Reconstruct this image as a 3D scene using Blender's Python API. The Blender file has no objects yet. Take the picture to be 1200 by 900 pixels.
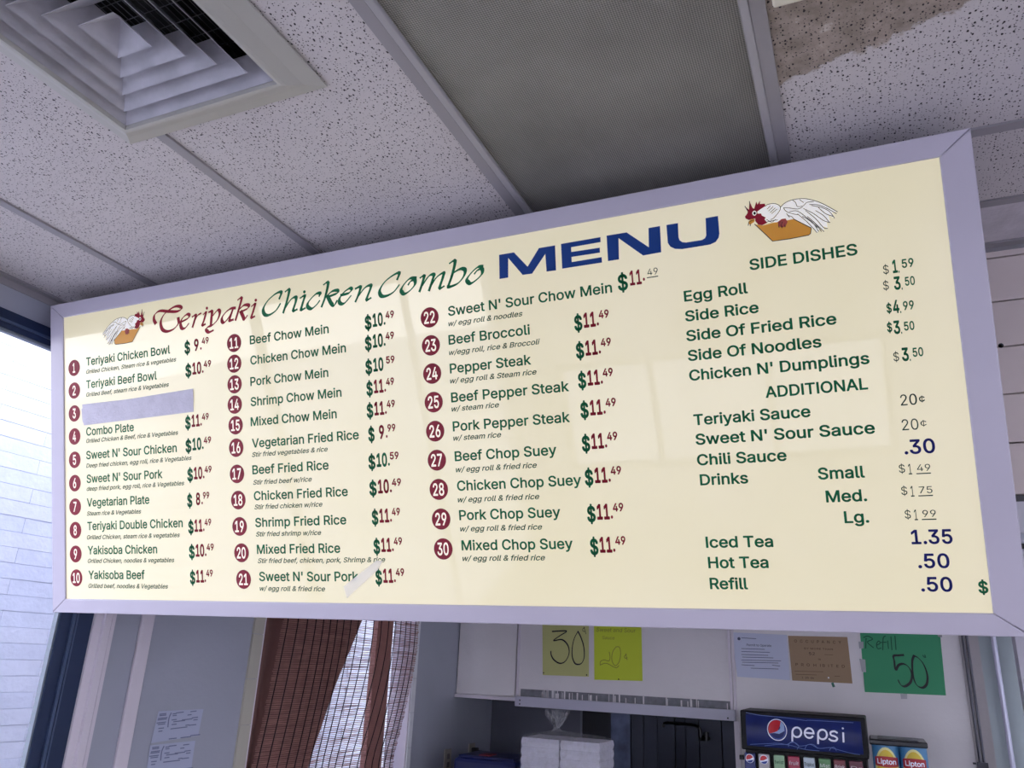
import bpy, bmesh, math, random
import numpy as np
from mathutils import Vector, Matrix
from mathutils.geometry import delaunay_2d_cdt

C = bpy.context.scene.collection
random.seed(7)
PI = math.pi

# ---------------------------------------------------------------- camera
CZ = 1.6                                   # eye height above the floor
YAW, PIT, ROL, FPX = 0.4237935, 0.33810429, 0.04543603, 922.58
def cam_axes():
    f = np.array([-math.sin(YAW)*math.cos(PIT), math.cos(YAW)*math.cos(PIT), math.sin(PIT)])
    r = np.array([math.cos(YAW), math.sin(YAW), 0.0]); u = np.cross(r, f)
    c, s = math.cos(ROL), math.sin(ROL)
    return np.array([r*c+u*s, -r*s+u*c, f])
RC = cam_axes()
cam_d = bpy.data.cameras.new('camera'); cam = bpy.data.objects.new('camera', cam_d); C.objects.link(cam)
cam_d.sensor_width = 36; cam_d.lens = 36*FPX/1200; cam_d.clip_start = 0.02
M = Matrix.Identity(4)
for i in range(3):
    M[i][0] = RC[0][i]; M[i][1] = RC[1][i]; M[i][2] = -RC[2][i]
M[2][3] = CZ
cam.matrix_world = M
bpy.context.scene.camera = cam

# ---------------------------------------------------------------- light
sc = bpy.context.scene
sc.view_settings.view_transform = 'Standard'; sc.view_settings.look = 'None'
sc.view_settings.gamma = 1; sc.view_settings.use_curve_mapping = False
sc.view_settings.exposure = 0.0
w = bpy.data.worlds.new('sky'); sc.world = w; w.use_nodes = True
nt = w.node_tree; bgn = nt.nodes['Background']
tc = nt.nodes.new('ShaderNodeTexCoord'); sx = nt.nodes.new('ShaderNodeSeparateXYZ')
nt.links.new(tc.outputs['Generated'], sx.inputs[0])
rp = nt.nodes.new('ShaderNodeValToRGB'); nt.links.new(sx.outputs['Z'], rp.inputs[0])
rp.color_ramp.elements[0].position = 0.0; rp.color_ramp.elements[0].color = (0.88, 0.89, 1.0, 1)
rp.color_ramp.elements[1].position = 0.7; rp.color_ramp.elements[1].color = (0.66, 0.72, 1.0, 1)
nt.links.new(rp.outputs[0], bgn.inputs['Color']); bgn.inputs['Strength'].default_value = 4.5

def portal(name, loc, rot, sx_, sy_):
    l = bpy.data.lights.new(name, 'AREA'); l.shape = 'RECTANGLE'; l.size = sx_; l.size_y = sy_
    l.cycles.is_portal = True
    o = bpy.data.objects.new(name, l); C.objects.link(o); o.location = loc; o.rotation_euler = rot
portal('window_daylight', (-2.42, -0.25, 1.4), (0, -PI/2, 0), 2.3, 4.0)
portal('window_daylight', (-0.9, -2.72, 1.35), (PI/2, 0, 0), 2.4, 1.2)
portal('window_daylight', (3.13, 0, 1.62), (0, PI/2, 0), 1.6, 3.2)  # at the unseen window added for the front room ceiling
portal('window_daylight', (3.13, 3.45, 1.6), (0, PI/2, 0), 1.4, 1.7)  # at the unseen window added to brighten the kitchen
portal('window_daylight', (1.9, -2.72, 1.3), (PI/2, 0, 0), 1.4, 2.3)

# ---------------------------------------------------------------- picking points in the place
def ray(x, y):
    return RC.T @ np.array([(x-600)/FPX, -(y-450)/FPX, 1.0])
def hit(x, y, p0, n):
    d = ray(x, y); e = np.array([0, 0, CZ]); p0 = np.array(p0); n = np.array(n)
    return e + d*(((p0-e)@n)/(d@n))
def on_y(x, y, Y): return hit(x, y, (0, Y, 0), (0, 1, 0))
def on_x(x, y, X): return hit(x, y, (X, 0, 0), (1, 0, 0))
def on_z(x, y, Z): return hit(x, y, (0, 0, Z), (0, 0, 1))

# ---------------------------------------------------------------- materials
def lin(c):
    return tuple(((v/255)/12.92 if v/255 <= .04045 else ((v/255+.055)/1.055)**2.4) for v in c)+(1.0,)
MATS = {}
def mat(name, rgb, rough=.6, metal=0, spec=.5, emit=None, es=0, bump=0, bscale=40, mottle=0, mscale=3, coat=0, trans=0, alpha=1):
    if name in MATS: return MATS[name]
    m = bpy.data.materials.new(name); m.use_nodes = True; n = m.node_tree.nodes; L = m.node_tree.links
    b = n['Principled BSDF']; col = lin(rgb)
    b.inputs['Base Color'].default_value = col; b.inputs['Roughness'].default_value = rough
    b.inputs['Metallic'].default_value = metal; b.inputs['Specular IOR Level'].default_value = spec
    b.inputs['Coat Weight'].default_value = coat; b.inputs['Coat Roughness'].default_value = .03
    b.inputs['Transmission Weight'].default_value = trans; b.inputs['Alpha'].default_value = alpha
    if emit: b.inputs['Emission Color'].default_value = lin(emit); b.inputs['Emission Strength'].default_value = es
    g = n.new('ShaderNodeNewGeometry')
    if mottle:
        t = n.new('ShaderNodeTexNoise'); t.inputs['Scale'].default_value = mscale; t.inputs['Detail'].default_value = 6
        L.new(g.outputs['Position'], t.inputs['Vector'])
        r = n.new('ShaderNodeValToRGB'); L.new(t.outputs['Fac'], r.inputs[0])
        r.color_ramp.elements[0].position = .3; r.color_ramp.elements[1].position = .7
        r.color_ramp.elements[0].color = tuple(v*(1-mottle) for v in col[:3])+(1,); r.color_ramp.elements[1].color = tuple(min(1, v*(1+mottle*.6)) for v in col[:3])+(1,)
        L.new(r.outputs[0], b.inputs['Base Color'])
    if bump:
        t = n.new('ShaderNodeTexNoise'); t.inputs['Scale'].default_value = bscale; t.inputs['Detail'].default_value = 5
        L.new(g.outputs['Position'], t.inputs['Vector'])
        bp = n.new('ShaderNodeBump'); bp.inputs['Strength'].default_value = bump; bp.inputs['Distance'].default_value = .004
        L.new(t.outputs['Fac'], bp.inputs['Height']); L.new(bp.outputs[0], b.inputs['Normal'])
    MATS[name] = m; return m

def tile_mat(name, stained):
    m = bpy.data.materials.new(name); m.use_nodes = True; n = m.node_tree.nodes; L = m.node_tree.links
    b = n['Principled BSDF']; b.inputs['Roughness'].default_value = .9; b.inputs['Specular IOR Level'].default_value = .1
    g = n.new('ShaderNodeNewGeometry')
    wob = n.new('ShaderNodeTexNoise'); wob.inputs['Scale'].default_value = 60; L.new(g.outputs['Position'], wob.inputs['Vector'])
    vm = n.new('ShaderNodeVectorMath'); vm.operation = 'MULTIPLY_ADD'; L.new(wob.outputs['Color'], vm.inputs[0]); vm.inputs[1].default_value = (.006, .006, 0); L.new(g.outputs['Position'], vm.inputs[2])
    def holes(scale, thr, stretch, off):
        mp = n.new('ShaderNodeMapping'); mp.inputs['Scale'].default_value = stretch; mp.inputs['Location'].default_value = (off, off, 0)
        L.new(vm.outputs[0], mp.inputs[0])
        v = n.new('ShaderNodeTexVoronoi'); v.voronoi_dimensions = '2D'; v.inputs['Scale'].default_value = scale; v.inputs['Randomness'].default_value = 1
        L.new(mp.outputs[0], v.inputs['Vector'])
        s = n.new('ShaderNodeSeparateColor'); L.new(v.outputs['Color'], s.inputs[0])
        a = n.new('ShaderNodeMath'); a.operation = 'MULTIPLY_ADD'; L.new(s.outputs[0], a.inputs[0]); a.inputs[1].default_value = thr*1.6; a.inputs[2].default_value = -thr*.45
        d = n.new('ShaderNodeMath'); d.operation = 'SUBTRACT'; L.new(a.outputs[0], d.inputs[0]); L.new(v.outputs['Distance'], d.inputs[1])
        e = n.new('ShaderNodeMath'); e.operation = 'MULTIPLY'; e.use_clamp = True; L.new(d.outputs[0], e.inputs[0]); e.inputs[1].default_value = 20
        return e
    h1 = holes(112, .21, (1, .75, 1), 0); h2 = holes(190, .21, (.8, 1, 1), 3.3)
    mx = n.new('ShaderNodeMath'); mx.operation = 'MAXIMUM'; L.new(h1.outputs[0], mx.inputs[0]); L.new(h2.outputs[0], mx.inputs[1])
    big = n.new('ShaderNodeTexNoise'); big.inputs['Scale'].default_value = 5; big.inputs['Detail'].default_value = 8; L.new(g.outputs['Position'], big.inputs['Vector'])
    base = n.new('ShaderNodeMix'); base.data_type = 'RGBA'; L.new(big.outputs['Fac'], base.inputs[0])
    base.inputs[6].default_value = lin((196, 190, 192)); base.inputs[7].default_value = lin((210, 204, 204))
    cur = base.outputs[2]
    if stained:
        a0 = on_z(922, 97, CZ+1.035); a1 = on_z(1150, 0, CZ+1.035)
        k = (a1[1]-a0[1])/(a1[0]-a0[0]); c0 = a0[1]-k*a0[0]
        s = n.new('ShaderNodeSeparateXYZ'); L.new(g.outputs['Position'], s.inputs[0])
        f1 = n.new('ShaderNodeMath'); f1.operation = 'MULTIPLY_ADD'; L.new(s.outputs[0], f1.inputs[0]); f1.inputs[1].default_value = k; f1.inputs[2].default_value = c0
        f2 = n.new('ShaderNodeMath'); f2.operation = 'SUBTRACT'; L.new(f1.outputs[0], f2.inputs[0]); L.new(s.outputs[1], f2.inputs[1])
        nz = n.new('ShaderNodeTexNoise'); nz.inputs['Scale'].default_value = 22; nz.inputs['Detail'].default_value = 12; nz.inputs['Roughness'].default_value = .65; L.new(g.outputs['Position'], nz.inputs['Vector'])
        f3 = n.new('ShaderNodeMath'); f3.operation = 'MULTIPLY_ADD'; L.new(nz.outputs['Fac'], f3.inputs[0]); f3.inputs[1].default_value = .09; L.new(f2.outputs[0], f3.inputs[2])
        f4 = n.new('ShaderNodeMapRange'); L.new(f3.outputs[0], f4.inputs[0]); f4.inputs[1].default_value = .042; f4.inputs[2].default_value = .05
        st = n.new('ShaderNodeValToRGB'); L.new(nz.outputs['Fac'], st.inputs[0])
        st.color_ramp.elements[0].position = .35; st.color_ramp.elements[0].color = lin((138, 128, 118))
        st.color_ramp.elements[1].position = .62; st.color_ramp.elements[1].color = lin((172, 158, 148))
        e3 = st.color_ramp.elements.new(.70); e3.color = lin((200, 192, 186))
        mm = n.new('ShaderNodeMix'); mm.data_type = 'RGBA'; L.new(f4.outputs[0], mm.inputs[0]); L.new(cur, mm.inputs[6]); L.new(st.outputs[0], mm.inputs[7])
        cur = mm.outputs[2]
    fin = n.new('ShaderNodeMix'); fin.data_type = 'RGBA'; L.new(mx.outputs[0], fin.inputs[0]); L.new(cur, fin.inputs[6]); fin.inputs[7].default_value = lin((62, 58, 62))
    L.new(fin.outputs[2], b.inputs['Base Color'])
    fine = n.new('ShaderNodeTexNoise'); fine.inputs['Scale'].default_value = 220; L.new(g.outputs['Position'], fine.inputs['Vector'])
    hh = n.new('ShaderNodeMath'); hh.operation = 'MULTIPLY_ADD'; L.new(fine.outputs['Fac'], hh.inputs[0]); hh.inputs[1].default_value = .4
    ng = n.new('ShaderNodeMath'); ng.operation = 'MULTIPLY'; L.new(mx.outputs[0], ng.inputs[0]); ng.inputs[1].default_value = -1; L.new(ng.outputs[0], hh.inputs[2])
    bp = n.new('ShaderNodeBump'); bp.inputs['Strength'].default_value = .6; bp.inputs['Distance'].default_value = .002
    L.new(hh.outputs[0], bp.inputs['Height']); L.new(bp.outputs[0], b.inputs['Normal'])
    MATS[name] = m; return m

def lens_mat():
    m = bpy.data.materials.new('prismatic_lens'); m.use_nodes = True; n = m.node_tree.nodes; L = m.node_tree.links
    b = n['Principled BSDF']; b.inputs['Roughness'].default_value = .35
    g = n.new('ShaderNodeNewGeometry'); s = n.new('ShaderNodeSeparateXYZ'); L.new(g.outputs['Position'], s.inputs[0])
    outs = []
    for sgn in (1, -1):
        a = n.new('ShaderNodeMath'); a.operation = 'MULTIPLY_ADD'; L.new(s.outputs[1], a.inputs[0]); a.inputs[1].default_value = sgn; L.new(s.outputs[0], a.inputs[2])
        c = n.new('ShaderNodeMath'); c.operation = 'MULTIPLY'; L.new(a.outputs[0], c.inputs[0]); c.inputs[1].default_value = 2*PI/.0088
        d = n.new('ShaderNodeMath'); d.operation = 'SINE'; L.new(c.outputs[0], d.inputs[0]); outs.append(d)
    p = n.new('ShaderNodeMath'); p.operation = 'MULTIPLY'; L.new(outs[0].outputs[0], p.inputs[0]); L.new(outs[1].outputs[0], p.inputs[1])
    r = n.new('ShaderNodeMapRange'); L.new(p.outputs[0], r.inputs[0]); r.inputs[1].default_value = -1; r.inputs[2].default_value = 1
    mx = n.new('ShaderNodeMix'); mx.data_type = 'RGBA'; L.new(r.outputs[0], mx.inputs[0]); mx.inputs[6].default_value = lin((84, 82, 78)); mx.inputs[7].default_value = lin((176, 172, 162))
    cl = n.new('ShaderNodeTexNoise'); cl.inputs['Scale'].default_value = 4; cl.inputs['Detail'].default_value = 3; L.new(g.outputs['Position'], cl.inputs['Vector'])
    mr = n.new('ShaderNodeMapRange'); L.new(cl.outputs['Fac'], mr.inputs[0]); mr.inputs[1].default_value = .3; mr.inputs[2].default_value = .7; mr.inputs[3].default_value = .8; mr.inputs[4].default_value = 1.1
    m2 = n.new('ShaderNodeMix'); m2.data_type = 'RGBA'; m2.blend_type = 'MULTIPLY'; m2.inputs[0].default_value = 1; L.new(mx.outputs[2], m2.inputs[6]); L.new(mr.outputs[0], m2.inputs[7])
    L.new(m2.outputs[2], b.inputs['Base Color'])
    bp = n.new('ShaderNodeBump'); bp.inputs['Strength'].default_value = .5; bp.inputs['Distance'].default_value = .002
    L.new(p.outputs[0], bp.inputs['Height']); L.new(bp.outputs[0], b.inputs['Normal'])
    return m

m_tile = tile_mat('ceiling_tile', False); m_stain = tile_mat('stained_ceiling_tile', True); m_lens = lens_mat()
m_grid = mat('grid_metal', (150, 146, 150), .45)
m_wall = mat('wall_paint', (226, 225, 228), .55, bump=.25, bscale=60, mottle=.05)
m_wallk = mat('kitchen_paint', (228, 223, 226), .5, bump=.3, bscale=45, mottle=.06)
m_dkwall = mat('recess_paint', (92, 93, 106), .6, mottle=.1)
m_white = mat('white_enamel', (186, 180, 194), .32, bump=.08, bscale=18, mottle=.03, mscale=5)
m_trim = mat('white_trim', (220, 212, 222), .4, mottle=.04)
m_navy = mat('dark_window_frame', (38, 52, 82), .35, metal=.3)
m_plank = mat('pinkish_plank', (222, 208, 204), .6, bump=.15, mottle=.05)
m_floor = mat('floor_tile', (176, 168, 160), .5, mottle=.2, mscale=6)
m_vent = mat('vent_metal', (172, 170, 178), .42, mottle=.22, mscale=14)
m_ventfr = mat('vent_flange', (178, 176, 170), .4)
m_black = mat('duct_black', (14, 14, 20), .8)
m_steel = mat('stainless_steel', (150, 156, 170), .3, metal=.9, mottle=.1, mscale=2)
m_dsteel = mat('dark_stainless', (42, 46, 60), .38, metal=.5, mottle=.3, mscale=3)
m_dsteelr = mat('dark_stainless_shine', (70, 76, 96), .35, metal=.8, mottle=.5, mscale=12)
m_brick = mat('white_painted_brick', (236, 238, 244), .8, bump=.6, bscale=50, mottle=.05, mscale=12)
m_brick2 = mat('white_painted_brick_grey', (232, 235, 243), .8, bump=.6, bscale=50, mottle=.05, mscale=12)
m_mortar = mat('painted_mortar', (222, 226, 236), .9)
m_green = mat('green_vinyl', (0, 106, 64), .5, spec=.25); m_red = mat('red_vinyl', (146, 16, 40), .5, spec=.25)
m_badge = mat('badge_vinyl', (132, 26, 46), .5, spec=.25); m_bw = mat('badge_numeral', (236, 226, 214), .4, emit=(255, 240, 220), es=.35)
m_blue = mat('blue_vinyl', (10, 56, 126), .5, spec=.25); m_nv = mat('navy_vinyl', (12, 22, 104), .5, spec=.25)
m_dg = mat('dark_green_vinyl', (8, 50, 34), .5, spec=.25); m_sub = mat('note_vinyl', (6, 74, 48), .5, spec=.25)
m_bl = mat('black_print', (22, 20, 26), .5); m_gold = mat('gold_vinyl', (226, 156, 48), .45)
m_rw = mat('rooster_white', (236, 232, 222), .5, emit=(255, 250, 235), es=.3)

# ---------------------------------------------------------------- object helpers
def link(name, me, m=None, parent=None):
    o = bpy.data.objects.new(name, me); C.objects.link(o)
    if m is not None and not me.materials: me.materials.append(m)
    if parent is not None: o.parent = parent
    return o
def obj(name, bm, m, parent=None, smooth=False):
    me = bpy.data.meshes.new(name); bmesh.ops.recalc_face_normals(bm, faces=bm.faces[:]); bm.to_mesh(me); bm.free()
    if smooth:
        for p in me.polygons: p.use_smooth = True
    return link(name, me, m, parent)
def thing(name, label, cat, loc=(0, 0, 0), rot=(0, 0, 0), group=None):
    o = bpy.data.objects.new(name, None); C.objects.link(o); o.location = loc; o.rotation_euler = rot
    o.empty_display_size = .05
    tag(o, label, cat, group); return o
def tag(o, label=None, cat=None, group=None, kind=None):
    if label: o['label'] = label
    if cat: o['category'] = cat
    if group: o['group'] = group
    if kind: o['kind'] = kind
    return o
def struct(name, bm, m, parent=None, label=None):
    o = obj(name, bm, m, parent)
    if parent is None: o['kind'] = 'structure'
    if label: o['label'] = label
    return o
def bx(bm, x0, x1, y0, y1, z0, z1, bev=0):
    vs = [bm.verts.new((x, y, z)) for z in (z0, z1) for y in (y0, y1) for x in (x0, x1)]
    fs = [bm.faces.new([vs[i] for i in f]) for f in ((0, 2, 3, 1), (4, 5, 7, 6), (0, 1, 5, 4), (2, 6, 7, 3), (0, 4, 6, 2), (1, 3, 7, 5))]
    if bev:
        es = list({e for f in fs for e in f.edges})
        bmesh.ops.bevel(bm, geom=es, offset=bev, segments=2, profile=.5, affect='EDGES')
    return vs
def B(*a, **k):
    bm = bmesh.new()
    for q in ([a] if not isinstance(a[0], (tuple, list)) else a): bx(bm, *q, **k)
    return bm
def tube(bm, pts, r, seg=8):
    pts = [Vector(p) for p in pts]; rings = []
    for i, p in enumerate(pts):
        t = (pts[min(i+1, len(pts)-1)]-pts[max(i-1, 0)]).normalized()
        a = t.orthogonal().normalized() if not rings else (pa - t*pa.dot(t)).normalized()
        pa = a; b = t.cross(a)
        rr = r[i] if isinstance(r, (list, tuple)) else r
        rings.append([bm.verts.new(p+(a*math.cos(2*PI*k/seg)+b*math.sin(2*PI*k/seg))*rr) for k in range(seg)])
    for i in range(len(rings)-1):
        for k in range(seg):
            bm.faces.new((rings[i][k], rings[i][(k+1) % seg], rings[i+1][(k+1) % seg], rings[i+1][k]))
    bm.faces.new(rings[0][::-1]); bm.faces.new(rings[-1])
def poly(bm, pts, z=0.0, d=0.0004):
    """flat printed shape with a film's thickness"""
    top = [bm.verts.new((p[0], p[1], z+d)) for p in pts]
    f = bm.faces.new(top)
    if f.calc_area() and f.normal.length == 0: f.normal_update()
    bmesh.ops.triangulate(bm, faces=[f])
def disc(bm, cx, cy, rx, ry, z=0, d=.0004, n=32):
    poly(bm, [(cx+rx*math.cos(2*PI*k/n), cy+ry*math.sin(2*PI*k/n)) for k in range(n)], z, d)
def smooth_pts(P, n=6, closed=False):
    P = [np.array(p, float) for p in P]; out = []
    N = len(P); rng = N if closed else N-1
    for i in range(rng):
        if closed: a, b, c, d = P[i-1], P[i], P[(i+1) % N], P[(i+2) % N]
        else: a, b, c, d = P[max(i-1, 0)], P[i], P[i+1], P[min(i+2, N-1)]
        for k in range(n):
            t = k/n
            out.append(.5*((2*b)+(c-a)*t+(2*a-5*b+4*c-d)*t*t+(3*b-a-3*c+d)*t**3))
    out.append(P[0] if closed else P[-1]); return out
def stroke(bm, P, w, t=None, ang=35, z=0, n=6, closed=False, sm=True, taper=0):
    """broad-nib (w wide, t thick, held at ang) pen stroke as a flat ribbon"""
    t = w if t is None else t
    pts = smooth_pts(P, n, closed) if sm else [np.array(p, float) for p in P]
    e1 = np.array([math.cos(math.radians(ang)), math.sin(math.radians(ang))]); e2 = np.array([-e1[1], e1[0]])
    L = []; R = []
    for i, p in enumerate(pts):
        a = pts[max(i-1, 0)]; b = pts[min(i+1, len(pts)-1)]
        T = b-a; ln = np.hypot(*T)
        if ln < 1e-9: continue
        T = T/ln; N = np.array([-T[1], T[0]])
        h = math.sqrt((w/2*(N@e1))**2+(t/2*(N@e2))**2)
        if taper:
            f = i/(len(pts)-1); h *= min(1, .25+taper*min(f, 1-f))
        if i == 0: p = p-T*h*.7
        if i == len(pts)-1: p = p+T*h*.7
        L.append(bm.verts.new((*(p+N*h), z+.0004))); R.append(bm.verts.new((*(p-N*h), z+.0004)))
    for i in range(len(L)-1): bm.faces.new((R[i], R[i+1], L[i+1], L[i]))

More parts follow.
